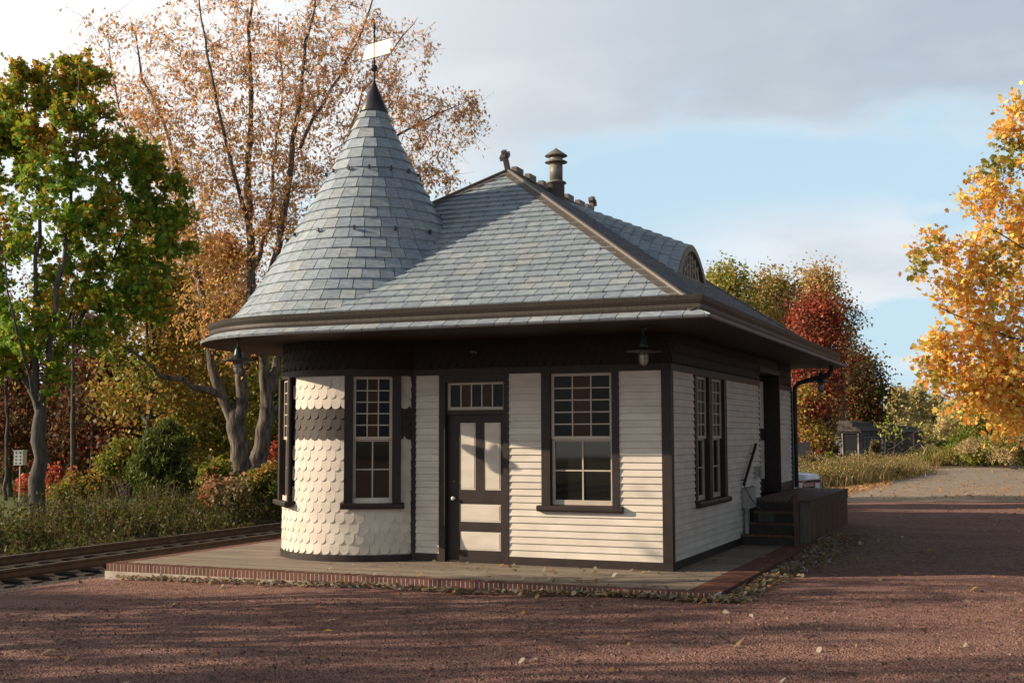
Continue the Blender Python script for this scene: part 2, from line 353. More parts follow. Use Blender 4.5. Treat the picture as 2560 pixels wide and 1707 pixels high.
# architrave, corner boards, base boards (each 2-4 mm apart in depth)
tr.box((-3.97, -.034, ZT), (.036, .0, 2.812)).box((.0, .0, ZT), (.034, 6.0, 2.812)).box((.0, 7.93, ZT), (.034, WB, 2.812))
tr.box((-.108, -.030, 0), (.030, 0, ZT-.002)).box((0, .0, 0), (.030, .1, ZT-.002)).box((0, 9.2, .72), (.031, WB+.03, ZT-.002))
tr.box((-3.96, -.031, 0), (-3.88, 0, ZT-.002))
tr.box((-3.88, -.026, 0), (-3.497, 0, .116)).box((-2.378, -.026, 0), (-.108, 0, .116)).box((0, .1, 0), (.026, 4.9, .116)).box((0, 7.93, .722), (.026, 9.2, .90))
tr.box((0, 5.96, .72), (.02, 6.0, 2.98))
tr.box((WL-.03, .8, 0), (WL, WB+.03, .116)).box((WL-.03, .8, ZT), (WL, WB+.03, 2.812)).box((WL, WB, ZT), (0, WB+.03, 2.812))
tr.build('trim_board', m_trim, st)
fr = MB()
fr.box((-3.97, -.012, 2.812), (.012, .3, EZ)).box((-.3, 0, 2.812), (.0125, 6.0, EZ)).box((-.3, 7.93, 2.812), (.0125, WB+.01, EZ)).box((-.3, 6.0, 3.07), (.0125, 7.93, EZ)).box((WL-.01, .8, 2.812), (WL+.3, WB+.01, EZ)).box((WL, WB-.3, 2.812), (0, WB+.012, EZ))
def scale_row(mb, f, s0, s1, zb, wd, hh, lift, tint):
    """fish-scale shingles: f(s, z, out) -> point; one row whose tips touch zb"""
    n = max(1, int(round((s1-s0)/wd))); r = wd/2
    for i in range(n):
        s = s0+wd*(i+.5); t = tint() if callable(tint) else tint
        hv = r*.98
        pts = []
        for k in range(7):
            a = math.pi+math.pi*k/6; pts.append((s+hv*math.cos(a), zb+hv+hv*math.sin(a)))
        pts += [(s+hv, zb+hh), (s-hv, zb+hh)]
        V = []
        for (ss, z) in pts:
            V.append(f(ss, z, lift*(1-(z-zb)/hh)+.003))
        V2 = [f(ss, z, 0) for (ss, z) in pts[:7]]
        F = [tuple(range(9))] + [(9+k, 9+k+1, k+1, k) for k in range(6)]
        mb.add(V+V2, F, t)
for r_ in range(3):
    zb = 3.13-.142*(2-r_)-.30+.28*0
for r_ in range(3):
    zb = 2.82+.142*r_
    off = .07*(r_ % 2)
    scale_row(fr, lambda s, z, o: (.014+o, s, min(z, 3.24)), .05+off, 5.95, zb, .14, .2, .012, (1, 1, 1))
    scale_row(fr, lambda s, z, o: (.014+o, s, min(z, 3.24)), 7.95+off, 9.25, zb, .14, .2, .012, (1, 1, 1))
    scale_row(fr, lambda s, z, o: (s, -.014-o, min(z, 3.24)), -3.9+off, -.02, zb, .14, .2, .012, (1, 1, 1))
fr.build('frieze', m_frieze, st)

# generic window in a local frame: o = sill corner on the wall plane, U across, N outward
def window(parent, o, U, Nn, W, z0, z1, casing, upper, lower, sill_ext=.06, name='window', mull=None, rec=.05):
    o = np.array(o, float); U = np.array(U, float); Nn = np.array(Nn, float); Z = np.array([0, 0, 1.])
    c = MB(); cl, crr = casing
    c.obox(o+Z*z0, U*cl, Z*(z1-z0), Nn*.034); c.obox(o+U*(W-crr)+Z*z0, U*crr, Z*(z1-z0), Nn*.034)
    # jambs into the recess
    c.obox(o+U*(cl-.004)+Z*z0-Nn*.10, U*.006, Z*(z1-z0), Nn*.13); c.obox(o+U*(W-crr-.002)+Z*z0-Nn*.10, U*.006, Z*(z1-z0), Nn*.13)
    c.obox(o+U*cl+Z*(z1-.012)-Nn*.10, U*(W-cl-crr), Z*.010, Nn*.13)
    w_ = c.build(name, m_trim, parent)
    s = MB(); a = sill_ext
    P = [(-.0, z0-.085), (.075, z0-.085), (.098, z0-.06), (.098, z0-.022), (.085, z0-.003), (-.10, z0+.004)]
    V = []; 
    for e_ in (-a, W+a):
        for (n_, z_) in P: q = o+U*e_+Nn*n_; V.append((q[0], q[1], z_))
    k = len(P); F = [tuple(range(k))[::-1], tuple(range(k, 2*k))]+[(i, (i+1) % k, (i+1) % k+k, i+k) for i in range(k)]
    s.add(V, F); s.build('sill', m_trim, w_)
    sh = MB(); up = MB(); lo = MB()
    u0, u1 = cl+.004, W-crr-.004; zm = 1.777; stl = .042
    def fr_(za, zb_, dep, bot, top, cols, rows, mw):
        D = -Nn*dep
        sh.obox(o+U*u0+Z*za+D, U*stl, Z*(zb_-za), Nn*.032); sh.obox(o+U*(u1-stl)+Z*za+D, U*stl, Z*(zb_-za), Nn*.032)
        sh.obox(o+U*(u0+stl)+Z*za+D, U*(u1-u0-2*stl), Z*bot, Nn*.032); sh.obox(o+U*(u0+stl)+Z*(zb_-top)+D, U*(u1-u0-2*stl), Z*top, Nn*.032)
        a0, a1 = u0+stl, u1-stl; b0, b1 = za+bot, zb_-top
        for i in range(1, cols): sh.obox(o+U*(a0+(a1-a0)*i/cols-mw/2)+Z*b0+D, U*mw, Z*(b1-b0), Nn*.027)
        for j in range(1, rows): sh.obox(o+U*a0+Z*(b0+(b1-b0)*j/rows-mw/2)+D, U*(a1-a0), Z*mw, Nn*.025)
        return a0, a1, b0, b1, D
    a0, a1, b0, b1, D = fr_(zm, z1-.012, rec, .045, .04, upper[0], upper[1], .017)
    pane = MB()
    for i in range(upper[0]):
        for j in range(upper[1]):
            q = jit(.25); t = (.042*q, .014*q, .005*q) if i % 2 else (.003*q, .006*q, .009*q)
            ua, ub = a0+(a1-a0)*i/upper[0], a0+(a1-a0)*(i+1)/upper[0]; za, zb_ = b0+(b1-b0)*j/upper[1], b0+(b1-b0)*(j+1)/upper[1]
            tl = random.uniform(-.0025, .0025)
            pane.add([o+U*ua+Z*za+D+Nn*(.010+tl), o+U*ub+Z*za+D+Nn*.010, o+U*ub+Z*zb_+D+Nn*(.010-tl), o+U*ua+Z*zb_+D+Nn*.010], [(0, 1, 2, 3)], t)
    a0, a1, b0, b1, D = fr_(z0, zm+.005, rec+.034, .075, .03, lower[0], lower[1], .02)
    lp = MB()
    for i in range(lower[0]):
        for j in range(lower[1]):
            ua, ub = a0+(a1-a0)*i/lower[0], a0+(a1-a0)*(i+1)/lower[0]; za, zb_ = b0+(b1-b0)*j/lower[1], b0+(b1-b0)*(j+1)/lower[1]
            tl = random.uniform(-.002, .002)
            lp.add([o+U*ua+Z*za+D+Nn*(.010+tl), o+U*ub+Z*za+D+Nn*.010, o+U*ub+Z*zb_+D+Nn*(.010-tl), o+U*ua+Z*zb_+D+Nn*.010], [(0, 1, 2, 3)])
    sh.build('sash', m_sash, w_)
    p = pane.build('pane', m_stain, w_); p['label'] = 'upper sash of dark and amber textured glass'
    lp.build('pane', m_glass, w_)
    return w_
window(st, (-1.872, 0, 0), Uf, Nf, 1.155, .852, ZT, (.132, .103), (3, 5), (2, 2), .055)
window(st, (0, 1.27, 0), Us, Ns, .93, .86, ZT, (.11, .08), (3, 5), (2, 2), .0)
window(st, (0, 2.20, 0), Us, Ns, 1.10, .86, ZT, (.10, .17), (3, 5), (2, 2), .0)

# front door
d = MB()
d.box((-3.493, -.030, 0), (-3.393, 0, ZT-.002)).box((-2.458, -.030, 0), (-2.378, 0, ZT-.002)).box((-3.393, -.027, 2.615), (-2.458, 0, ZT-.003))
d.box((-3.399, -.004, 0), (-3.391, .12, 2.62)).box((-2.460, -.004, 0), (-2.452, .12, 2.62)).box((-3.391, .02, 2.14), (-2.46, .12, 2.205)).box((-3.391, -.0, 0), (-2.46, .12, .03))
d.build('door_frame', m_trim, st)
dl = MB(); dl.box((-3.388, .07, .03), (-2.463, .11, 2.14))
def rails(mb, rects, x0, x1, z0, z1, y0, y1):
    pass
door = dl.build('door', m_trim, st)
sm = MB()
for a, b, e, f in ((-3.388, -3.19, .03, 2.14), (-2.54, -2.463, .03, 2.14), (-2.94, -2.80, 1.046, 2.02), (-3.19, -2.54, 2.02, 2.14), (-3.19, -2.54, .843, 1.046), (-3.19, -2.54, .446, .583), (-3.19, -2.54, .03, .176)):
    sm.box((a, .058, e), (b, .0695, f))
sm.build('door_rail', m_trim, door)
for a, b, e, f in ((-3.19, -2.94, 1.046, 2.02), (-2.80, -2.54, 1.046, 2.02), (-3.19, -2.54, .583, .843), (-3.19, -2.54, .176, .446)):
    p = MB(); p.box((a, .066, e), (b, .0698, f)); p.box((a+.022, .060, e+.022), (b-.022, .0659, f-.022)); p.build('door_panel', m_cream, door)
k = MB(); k.lathe(0, 0, [(0, .022), (.012, .022), (.014, .010), (.028, .010), (.034, .022), (.046, .029), (.058, .024), (.066, .008)], 16)
k.v = [(-3.285+a, .058-c_, .92+b) for a, b, c_ in k.v]; k.build('door_knob', m_white, door, True)
k = MB(); k.lathe(0, 0, [(0, .018), (.008, .018), (.012, .006), (.016, .005)], 12); k.v = [(-3.285+a, .058-c_, 1.17+b) for a, b, c_ in k.v]; k.build('door_lock', m_brass, door, True)
# transom
t_ = MB(); x0, x1, z0, z1 = -3.388, -2.463, 2.207, 2.612
t_.box((x0, .05, z0), (x0+.045, .08, z1)).box((x1-.035, .05, z0), (x1, .08, z1)).box((x0+.045, .05, z0), (x1-.035, .08, z0+.045)).box((x0+.045, .05, z1-.035), (x1-.035, .08, z1))
xa, xb = x0+.045, x1-.035
for i in range(1, 5): t_.box((xa+(xb-xa)*i/5-.009, .055, z0+.045), (xa+(xb-xa)*i/5+.009, .078, z1-.035))
tw = t_.build('transom_window', m_sash, st)
tp = MB()
for i in range(5):
    q = (.040, .014, .005) if i % 2 else (.003, .006, .008)
    ua, ub = xa+(xb-xa)*i/5, xa+(xb-xa)*(i+1)/5
    tp.add([(ua, .07, z0+.045), (ub, .07, z0+.045), (ub, .07+.002*(-1)**i, z1-.035), (ua, .07, z1-.035)], [(0, 1, 2, 3)], q)
tp.build('pane', m_stain, tw)
fx = MB(); fx.lathe(-2.93, -.05, [(3.03, .02), (3.04, .045), (3.07, .05), (3.10, .02)], 10); fx.obox((-2.95, -.10, 3.035), (.12, -.02, -.02), (0, .03, 0), (0, 0, .035)); fx.build('door_light', m_dmetal, st)

# side goods door in its deep recess
g = MB(); g.box((-.30, 6.0, .72), (-.272, 7.90, 3.0)); 
g.box((-.271, 6.0, .72), (-.262, 7.89, .98)).box((-.271, 6.0, 1.72), (-.262, 7.89, 1.95)).box((-.271, 6.0, 2.86), (-.262, 7.89, 2.98))
gd = g.build('goods_door', m_trim, st)
p = MB(); p.box((-.2715, 6.02, .98), (-.267, 7.80, 1.72)).box((-.2715, 6.02, 1.95), (-.267, 7.80, 2.86)); p.build('door_panel', m_cream, gd)
p = MB(); p.box((-.30, 7.86, .722), (.036, 7.925, 2.98)).box((-.30, 5.97, .722), (-.002, 5.998, 2.98)).box((-.30, 6.0, 2.98), (.040, 7.93, 3.068)); p.build('door_jamb', m_trim, st)

# tower wall with fish-scale shingles
tm = MB()
def cyl(s, z, o, R=RC): a = s/RC; return (XT+(R+o)*math.cos(a), YT+(R+o)*math.sin(a), z)
WIN = [(-77.3, -42.3), (-152.6, -117.6)]
def inwin(deg): return any(a+1.2 < deg < b-1.2 for a, b in WIN)
wl = MB()
A0, A1 = -215, 0
for k in range(int(A0/2.5), int(A1/2.5)):
    a, b = k*2.5, (k+1)*2.5
    segs = [(.0, ZT)] if not any(q[0] < b-.01 and a+.01 < q[1] for q in WIN) else [(.0, .80)]
    for z0, z1 in segs:
        wl.add([cyl(rad(a)*RC, z0, -.004), cyl(rad(b)*RC, z0, -.004), cyl(rad(b)*RC, z1, -.004), cyl(rad(a)*RC, z1, -.004)], [(0, 1, 2, 3)])
    wl.add([cyl(rad(a)*RC, ZT, -.004), cyl(rad(b)*RC, ZT, -.004), cyl(rad(b)*RC, EZ, -.004), cyl(rad(a)*RC, EZ, -.004)], [(0, 1, 2, 3)])
DARK = (.062, .052, .052)
def tint_for(z):
    q = jit(.05)
    if 1.70 < z < 2.13: return (DARK[0]*q, DARK[1]*q, DARK[2]*q)
    return (q, q, q*jit(.01))
rowh = .152; wd = .1475
nrow = 17
for r_ in range(nrow+1):
    zb = .10+rowh*r_
    off = wd/2*(r_ % 2)
    n = int((rad(A1)-rad(A0))*RC/wd)
    for i in range(n):
        s = rad(A0)*RC+wd*(i+.5)+off; deg = math.degrees(s/RC); hw = math.degrees(wd/2/RC)
        if inwin(deg) and zb+.02 > .80: continue
        if zb > 2.65: continue
        scale_row(wl, lambda ss, z, o: cyl(ss, min(z, ZT-.002), o), s-wd/2, s+wd/2, zb+random.uniform(-.004, .004), wd, .215, .013+random.uniform(-.003, .003), tint_for(zb+.03))
wl.build('tower_wall', m_cream, st)
tt = MB()
def ring(mb, z0, z1, r0, r1, a0=A0, a1=A1, st_=3):
    ks = np.arange(a0, a1+.01, st_)
    for a, b in zip(ks[:-1], ks[1:]):
        P = lambda d, r, z: (XT+r*_c(rad(d)), YT+r*_s(rad(d)), z)
        mb.add([P(a, r1, z0), P(b, r1, z0), P(b, r1, z1), P(a, r1, z1), P(a, r0, z0), P(b, r0, z0), P(b, r0, z1), P(a, r0, z1)], [(0, 1, 2, 3), (3, 2, 6, 7), (1, 0, 4, 5)])
ring(tt, 0, .098, RC, RC+.03); tt.build('tower_base_board', m_trim, st); tt = MB(); ring(tt, ZT, 2.812, RC, RC+.034)
tt.build('tower_trim', m_trim, st)
tf = MB(); ring(tf, 2.812, EZ, RC, RC+.012)
for r_ in range(3):
    zb = 2.82+.142*r_; n = int(rad(A1-A0)*RC/.14)
    scale_row(tf, lambda ss, z, o: cyl(ss, min(z, 3.24), o+.013), rad(A0)*RC+.07*(r_ % 2), rad(A1)*RC, zb, .14, .2, .012, (1, 1, 1))
tf.build('tower_frieze', m_frieze, st)
for a, b in WIN:
    m_ = rad((a+b)/2); n_ = np.array([_c(m_), _s(m_), 0]); u_ = np.array([-_s(m_), _c(m_), 0]); half = (RC+.01)*math.sin(rad((b-a)/2))
    o = np.array([XT, YT, 0])+n_*(RC-.005)-u_*half
    window(st, o, u_, n_, 2*half, .852, ZT, (.125, .125), (3, 5), (2, 2), .05, rec=.06)

# ---- roof
SLT0 = [(.235, .265, .295), (.215, .245, .285), (.26, .28, .295), (.285, .295, .285), (.185, .215, .25), (.25, .275, .305), (.225, .26, .28)]
SLT = [(.192, .226, .258), (.178, .21, .245), (.205, .235, .26), (.215, .238, .25), (.165, .195, .228), (.20, .232, .262), (.187, .222, .246)]
def slate_tint():
    b = random.choice(SLT); q = jit(.08); return (b[0]*q*1.68, b[1]*q*1.68, b[2]*q*1.68)
def roof_plane(mb, O, U, V, poly, h=.188, wdt=.25, lift=.028):
    """slates laid in courses over a convex polygon given in (u, v) metres, v up the slope"""
    O = np.array(O, float); U = np.array(U, float); V = np.array(V, float); Nn = np.cross(U, V); Nn /= np.linalg.norm(Nn)
    vm = max(p[1] for p in poly); r_ = 0; v = 0.
    while v < vm:
        us = [p[0] for p in poly]; u = min(us)-random.uniform(0, wdt)
        while u < max(us):
            ww = wdt*random.uniform(.82, 1.16); g = .0055
            q = [(u+g, v+random.uniform(-.004, .004)), (u+ww-g, v+random.uniform(-.004, .004)), (u+ww-g, v+h), (u+g, v+h)]
            q = clip(q, 0, 1, 0)
            P2 = q
            for i in range(len(poly)):
                a, b = poly[i], poly[(i+1) % len(poly)]
                ea, eb = -(b[1]-a[1]), (b[0]-a[0])
                if len(P2) < 3: break
                P2 = clip(P2, ea, eb, -(ea*a[0]+eb*a[1]))
            if len(P2) >= 3:
                t = slate_tint(); k = len(P2); ll = lift+random.uniform(-.002, .003)
                top = [O+U*a+V*b+Nn*(.004+ll*(1-(b-v)/h)) for a, b in P2]; base = [O+U*a+V*b for a, b in P2]
                mb.add(top+base, [tuple(range(k))]+[(k+i, k+(i+1) % k, (i+1) % k, i) for i in range(k)], [t]*k+[(t[0]*.5, t[1]*.5, t[2]*.5)]*k)
            u += ww
        v += h
rf = MB()
kf = (AZ-EZ)/(AY-EY); lf = math.hypot(1, kf)
def fplane(x, y): return (x-EXL, (y-EY)*lf)
roof_plane(rf, (EXL, EY, EZ), (1, 0, 0), np.array([0, 1, kf])/lf, [fplane(XT, EY), fplane(EX, EY), fplane(AX, AY), fplane(XT, EY+(XT-EXL)*(AY-EY)/(AX-EXL))])
ks = (AZ-EZ)/(EX-AX); ls = math.hypot(1, ks)
def splane(x, y): return (y-EY, (EX-x)*ls)
roof_plane(rf, (EX, EY, EZ), (0, 1, 0), np.array([-1, 0, ks])/ls, [splane(EX, EY), splane(EX, EYB), splane(AX, AYB), splane(AX, AY)], lift=.038)
kl = (AZ-EZ)/(AX-EXL); ll_ = math.hypot(1, kl)
def lplane(x, y): return (EYB-y, (x-EXL)*ll_)
roof_plane(rf, (EXL, EYB, EZ), (0, -1, 0), np.array([1, 0, kl])/ll_, [lplane(EXL, EYB), lplane(EXL, YT), lplane(EXL+(YT-EY)*(AX-EXL)/(AY-EY), YT), lplane(AX, AY), lplane(AX, AYB)], wdt=.3)
kb = (AZ-EZ)/(EYB-AYB); lb = math.hypot(1, kb)
def bplane(x, y): return (EX-x, (EYB-y)*lb)
roof_plane(rf, (EX, EYB, EZ), (-1, 0, 0), np.array([0, -1, kb])/lb, [bplane(EX, EYB), bplane(EXL, EYB), bplane(AX, AYB)], wdt=.3)
# solid deck just under the slates
e = -.004
rf.add([(EX, EY, EZ+e), (EX, EYB, EZ+e), (EXL, EYB, EZ+e), (EXL, YT, EZ+e), (XT, EY, EZ+e), (AX, AY, AZ+e), (AX, AYB, AZ+e), (XT, EY+(XT-EXL)*1.058, EZ+e+(XT-EXL)*1.058*kf), (EXL+(YT-EY)/1.058, YT, EZ+e+(YT-EY)/1.058*kl)],
       [(4, 0, 5, 7), (0, 1, 6, 5), (1, 2, 6), (2, 3, 8, 5, 6)], (.1, .1, .1))
roof = rf.build('roof', m_slate, st)
# soffit following the round eave
def eave(off, a_step=4):
    P = [(EX-off, EYB-off), (EX-off, EY+off)]
    for a in np.arange(-90, -180.1, -a_step): P.append((XT+(RE-off)*_c(rad(a)), YT+(RE-off)*_s(rad(a))))
    P.append((EXL+off, EYB-off)); return P
so_ = MB(); P = eave(.004); k = len(P); so_.add([(x, y, EZ-.012) for x, y in P], [tuple(range(k))])
P2 = eave(0.0); so_.add([(x, y, EZ-.012) for x, y in P]+[(x, y, EZ+.006) for x, y in P], [(i, (i+1) % k, (i+1) % k+k, i+k) for i in range(k)])
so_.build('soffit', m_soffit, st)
# hip and ridge caps
def capstrip(name, A, B, w=.115, h=.03, m=m_copper, parent=roof, n1=None, n2=None):
    A = np.array(A, float); B = np.array(B, float); D = (B-A); D /= np.linalg.norm(D)
    c = MB()
    s1 = np.cross(n1, D); s1 /= np.linalg.norm(s1); s2 = -np.cross(n2, D); s2 /= np.linalg.norm(s2)
    if np.dot(s1, n2) > 0 and False: pass
    if np.dot(s1, np.array(n2)) < 0: pass
    up = np.array(n1)+np.array(n2); up = up/np.linalg.norm(up)
    for s_, nn in ((s1, np.array(n1)), (s2, np.array(n2))):
        if np.dot(s_, up) > 0: s_ = -s_
        c.obox(A+nn*.022, B-A, s_*w, nn*.008)
    c.tube([A+up*.035, B+up*.035], .032, 8)
    return c.build(name, m, parent, False)
nF = np.array([0, -kf, 1])/lf; nS = np.array([ks, 0, 1])/ls; nL = np.array([-kl, 0, 1])/ll_; nB = np.array([0, kb, 1])/lb
capstrip('hip_cap', (EX-.16, EY+.16, EZ+.11), (AX, AY, AZ), n1=nF, n2=nS)
capstrip('hip_cap', (XT, EY+(XT-EXL)*1.058, EZ+(XT-EXL)*1.058*kf), (AX, AY, AZ), n1=nF, n2=nL)
capstrip('hip_cap', (EX-.16, EYB-.12, EZ+.11), (AX, AYB, AZ), n1=nB, n2=nS)
capstrip('hip_cap', (EXL+.16, EYB-.12, EZ+.11), (AX, AYB, AZ), n1=nB, n2=nL)
capstrip('ridge_cap', (AX, AY, AZ), (AX, AYB, AZ), n1=nS, n2=nL)
cr_ = MB()
for y in (2.86, 3.46, 4.10, 4.76, 5.42, 6.06, 6.52): cr_.box((AX-.05, y, AZ+.035), (AX+.05, y+.31, AZ+.155))
cr_.box((AX-.022, AY, AZ+.02), (AX+.022, AYB, AZ+.075))
cr_.build('ridge_crest', m_copper, roof)
for y, sgn in ((AY, -1), (AYB, 1)):
    f_ = MB(); Z_ = np.array([0, sgn*(.62 if sgn < 0 else .3), 1.]); Z_ /= np.linalg.norm(Z_); Y_ = np.array([0, 1., -sgn*(.62 if sgn < 0 else .3)]); Y_ /= np.linalg.norm(Y_)
    b0 = np.array([AX, y, AZ+.03]); X_ = np.array([1., 0, 0])
    f_.obox(b0-X_*.035-Y_*.045, X_*.07, Y_*.09, Z_*.36); f_.obox(b0-X_*.045-Y_*.14+Z_*.22, X_*.09, Y_*.28, Z_*.075); f_.obox(b0-X_*.07-Y_*.04+Z_*.225, X_*.14, Y_*.08, Z_*.065)
    f_.build('finial', m_copper, roof)
# gutter standing on the slates, one course up
gt = MB()
prof = [(.15, .085), (.128, .10), (.118, .135), (.118, .172), (.132, .178), (.105, .225), (.092, .278), (.105, .285), (.165, .285), (.165, .235)]
P = []
def epath(off):
    Q = [(EX-off, EYB-off), (EX-off, EY+off), (-2.0, EY+off)]
    for a in np.arange(-90, -180.1, -3): Q.append((XT+(RE-off)*_c(rad(a)), YT+(RE-off)*_s(rad(a))))
    Q.append((EXL+off, EYB-off)); return Q
rows = [[(x, y, EZ+z) for x, y in epath(off)] for off, z in prof]
n = len(rows[0])
for i in range(len(prof)-1):
    gt.add(rows[i]+rows[i+1], [(j, j+1, n+j+1, n+j) for j in range(n-1)])
gut = gt.build('gutter', m_gutter, st)
# downspout at the far corner
ds = MB(); ds.tube([(.80, 9.6, 3.32), (.80, 9.6, 3.16), (.72, 9.58, 3.06), (.45, 9.5, 2.98), (.16, 9.41, 2.90), (.075, 9.38, 2.80), (.07, 9.38, 2.6), (.07, 9.38, .74)], .047, 10)
ds.build('downspout', m_blackwood, st, True)

# tower roof: courses of slate following a bell-cast cone
CONE = [(3.25, 2.65), (3.40, 2.435), (3.56, 2.235), (3.75, 2.07), (3.92, 1.945), (4.235, 1.735), (4.74, 1.415), (5.325, 1.065), (5.965, .715), (6.535, .43), (7.05, .205)]
cz_ = np.array([p[0] for p in CONE]); cr2 = np.array([p[1] for p in CONE])
arc = np.concatenate([[0], np.cumsum(np.hypot(np.diff(cz_), np.diff(cr2)))])
def cone_at(s): return float(np.interp(s, arc, cz_)), float(np.interp(s, arc, cr2))
tr_ = MB(); s = 0.; hh = .20
while s < arc[-1]-.02:
    s1 = min(s+hh, arc[-1]); z0, r0 = cone_at(s); z1, r1 = cone_at(s1)
    dr, dz = (r1-r0), (z1-z0); L_ = math.hypot(dr, dz); nr, nz = dz/L_, -dr/L_
    nn = max(10, int(round(2*math.pi*r0/.245))); a = random.uniform(0, 1)
    angs = [0]
    ws = [random.uniform(.8, 1.2) for _ in range(nn)]; tot = sum(ws)
    for q in ws: 
        d0 = a; d1 = a+2*math.pi*q/tot; a = d1
        gp = .0055/max(r0, .2); d0 += gp; d1 -= gp
        li = .028+random.uniform(-.003, .004); t = slate_tint(); jb = random.uniform(-.006, .006)
        Pt = lambda r, z, d: (XT+r*_c(d), YT+r*_s(d), z)
        rb, zb = r0+nr*li-dr/L_*jb*0, z0+nz*li
        dm = (d0+d1)/2
        # the chord of a wide slate bulges slightly like the real flat slates do
        tr_.add([Pt(rb, zb, d0), Pt(rb, zb, d1), Pt(r1+nr*.004, z1+nz*.004, d1), Pt(r1+nr*.004, z1+nz*.004, d0), Pt(r0-nr*.01, z0-nz*.01, d0), Pt(r0-nr*.01, z0-nz*.01, d1)],
                [(0, 1, 2, 3), (4, 5, 1, 0), (4, 0, 3), (5, 2, 1)], t)
    s = s1
tr_.lathe(XT, YT, [(z, max(r-.012, .02)) for z, r in CONE], 48, (.1, .1, .1))
tro = tr_.build('tower_roof', m_slate, st)
cp = MB(); cp.lathe(XT, YT, [(7.03, .232), (7.05, .236), (7.3, .128), (7.5, .042), (7.58, .016), (7.70, .012)], 32); cp.build('spire_cap', m_dmetal, tro, True)
sg = None
for zc_, rr, n, ph in ((5.97, .725, 14, 12), (4.92, 1.32, 14, 5)):
    for i in range(n):
        a = rad(ph+360*i/n); 
        if 0 < math.degrees(a) % 360 < 0: continue
        c_ = np.array([XT+rr*_c(a), YT+rr*_s(a), zc_]); n_ = np.array([_c(a), _s(a), 0]); u_ = np.array([-_s(a), _c(a), 0]); Z_ = np.array([0, 0, 1.])
        b_ = MB(); b_.obox(c_-u_*.017+n_*.01-Z_*.015, u_*.034, n_*.05, Z_*.012).obox(c_-u_*.017+n_*.04-Z_*.012, u_*.034, n_*.012, Z_*.062).obox(c_-u_*.006+n_*.005-Z_*.012, u_*.012, n_*.04, Z_*.05)
        b_.build('snow_guard', m_dmetal, tro)
# weather vane
vn = MB(); vn.tube([(XT, YT, 7.66), (XT, YT, 8.50)], .013, 8)
def ball(mb, z, r): mb.lathe(XT, YT, [(z-r*_c(t), r*_s(t)) for t in np.linspace(0.05, math.pi-.05, 9)], 14)
ball(vn, 7.775, .062); ball(vn, 7.885, .024); ball(vn, 8.30, .024); ball(vn, 8.455, .03); vn.lathe(XT, YT, [(8.48, .02), (8.53, .003)], 8)
vane = vn.build('weather_vane', m_dmetal, tro, True)
hd = -np.array([-.96486, .26277, 0.]); bn = MB(); o = np.array([XT, YT, 0]); pn = np.array([hd[1], -hd[0], 0])
sw = lambda q: q
zt0, zb0 = 8.19, 7.955
t0, t1, b0, b1 = -.155, .40, -.27, .37
bn.add([o-hd*-t0+np.array([0, 0, zt0]), o+hd*t1+np.array([0, 0, zt0]), o+hd*(t1-.045)+np.array([0, 0, zt0-.07]), o+hd*(t1+.0)+np.array([0, 0, zt0-.115]), o+hd*(t1-.05)+np.array([0, 0, zt0-.165]), o+hd*b1+np.array([0, 0, zb0]), o+hd*b0+np.array([0, 0, zb0])], [(0, 1, 2, 3, 4, 5, 6)])
vv = list(bn.v); bn.v = [tuple(np.array(q)+pn*.004) for q in vv]+[tuple(np.array(q)-pn*.004) for q in vv]; bn.c = [(1, 1, 1)]*14; bn.f = [(0, 1, 2, 3, 4, 5, 6), (13, 12, 11, 10, 9, 8, 7)]+[(i, (i+1) % 7, (i+1) % 7+7, i+7) for i in range(7)]
m_gilt = mat('pale_gilt', (.60, .52, .40), (.74, .67, .54), rough=.5, metal=.1, scale=9); bn.build('banner', m_gilt, vane)
br = MB(); br.tube([o+hd*(t0-.05)+np.array([0, 0, zt0+.01]), o+hd*(t1+.07)+np.array([0, 0, zt0+.01])], .009, 6); br.tube([o+hd*(b0-.06)+np.array([0, 0, zb0-.01]), o+hd*(b1+.03)+np.array([0, 0, zb0-.01])], .007, 6); br.build('banner_rod', m_copper, vane)

# stove flue
fl = MB(); fx_, fy_ = -3.2, 4.11
fl.lathe(fx_, fy_, [(5.98, .15), (6.36, .15), (6.362, .185), (6.378, .185), (6.43, .10)], 24); flo = fl.build('flue', m_flue, st, True)
f2 = MB(); f2.lathe(fx_, fy_, [(6.40, .118), (6.76, .118)], 24); f2.build('flue_pipe', m_flue, flo, True)
f3 = MB(); f3.lathe(fx_, fy_, [(6.745, .205), (6.755, .205), (6.80, .12), (6.84, .115)], 24); f3.lathe(fx_, fy_, [(6.862, .205), (6.872, .207), (7.00, .02), (7.02, .004)], 24)
for i in range(4): f3.tube([(fx_+.11*_c(i*1.57), fy_+.11*_s(i*1.57), 6.75), (fx_+.11*_c(i*1.57), fy_+.11*_s(i*1.57), 6.88)], .008, 4)
f3.build('flue_cap', m_flue, flo, False)

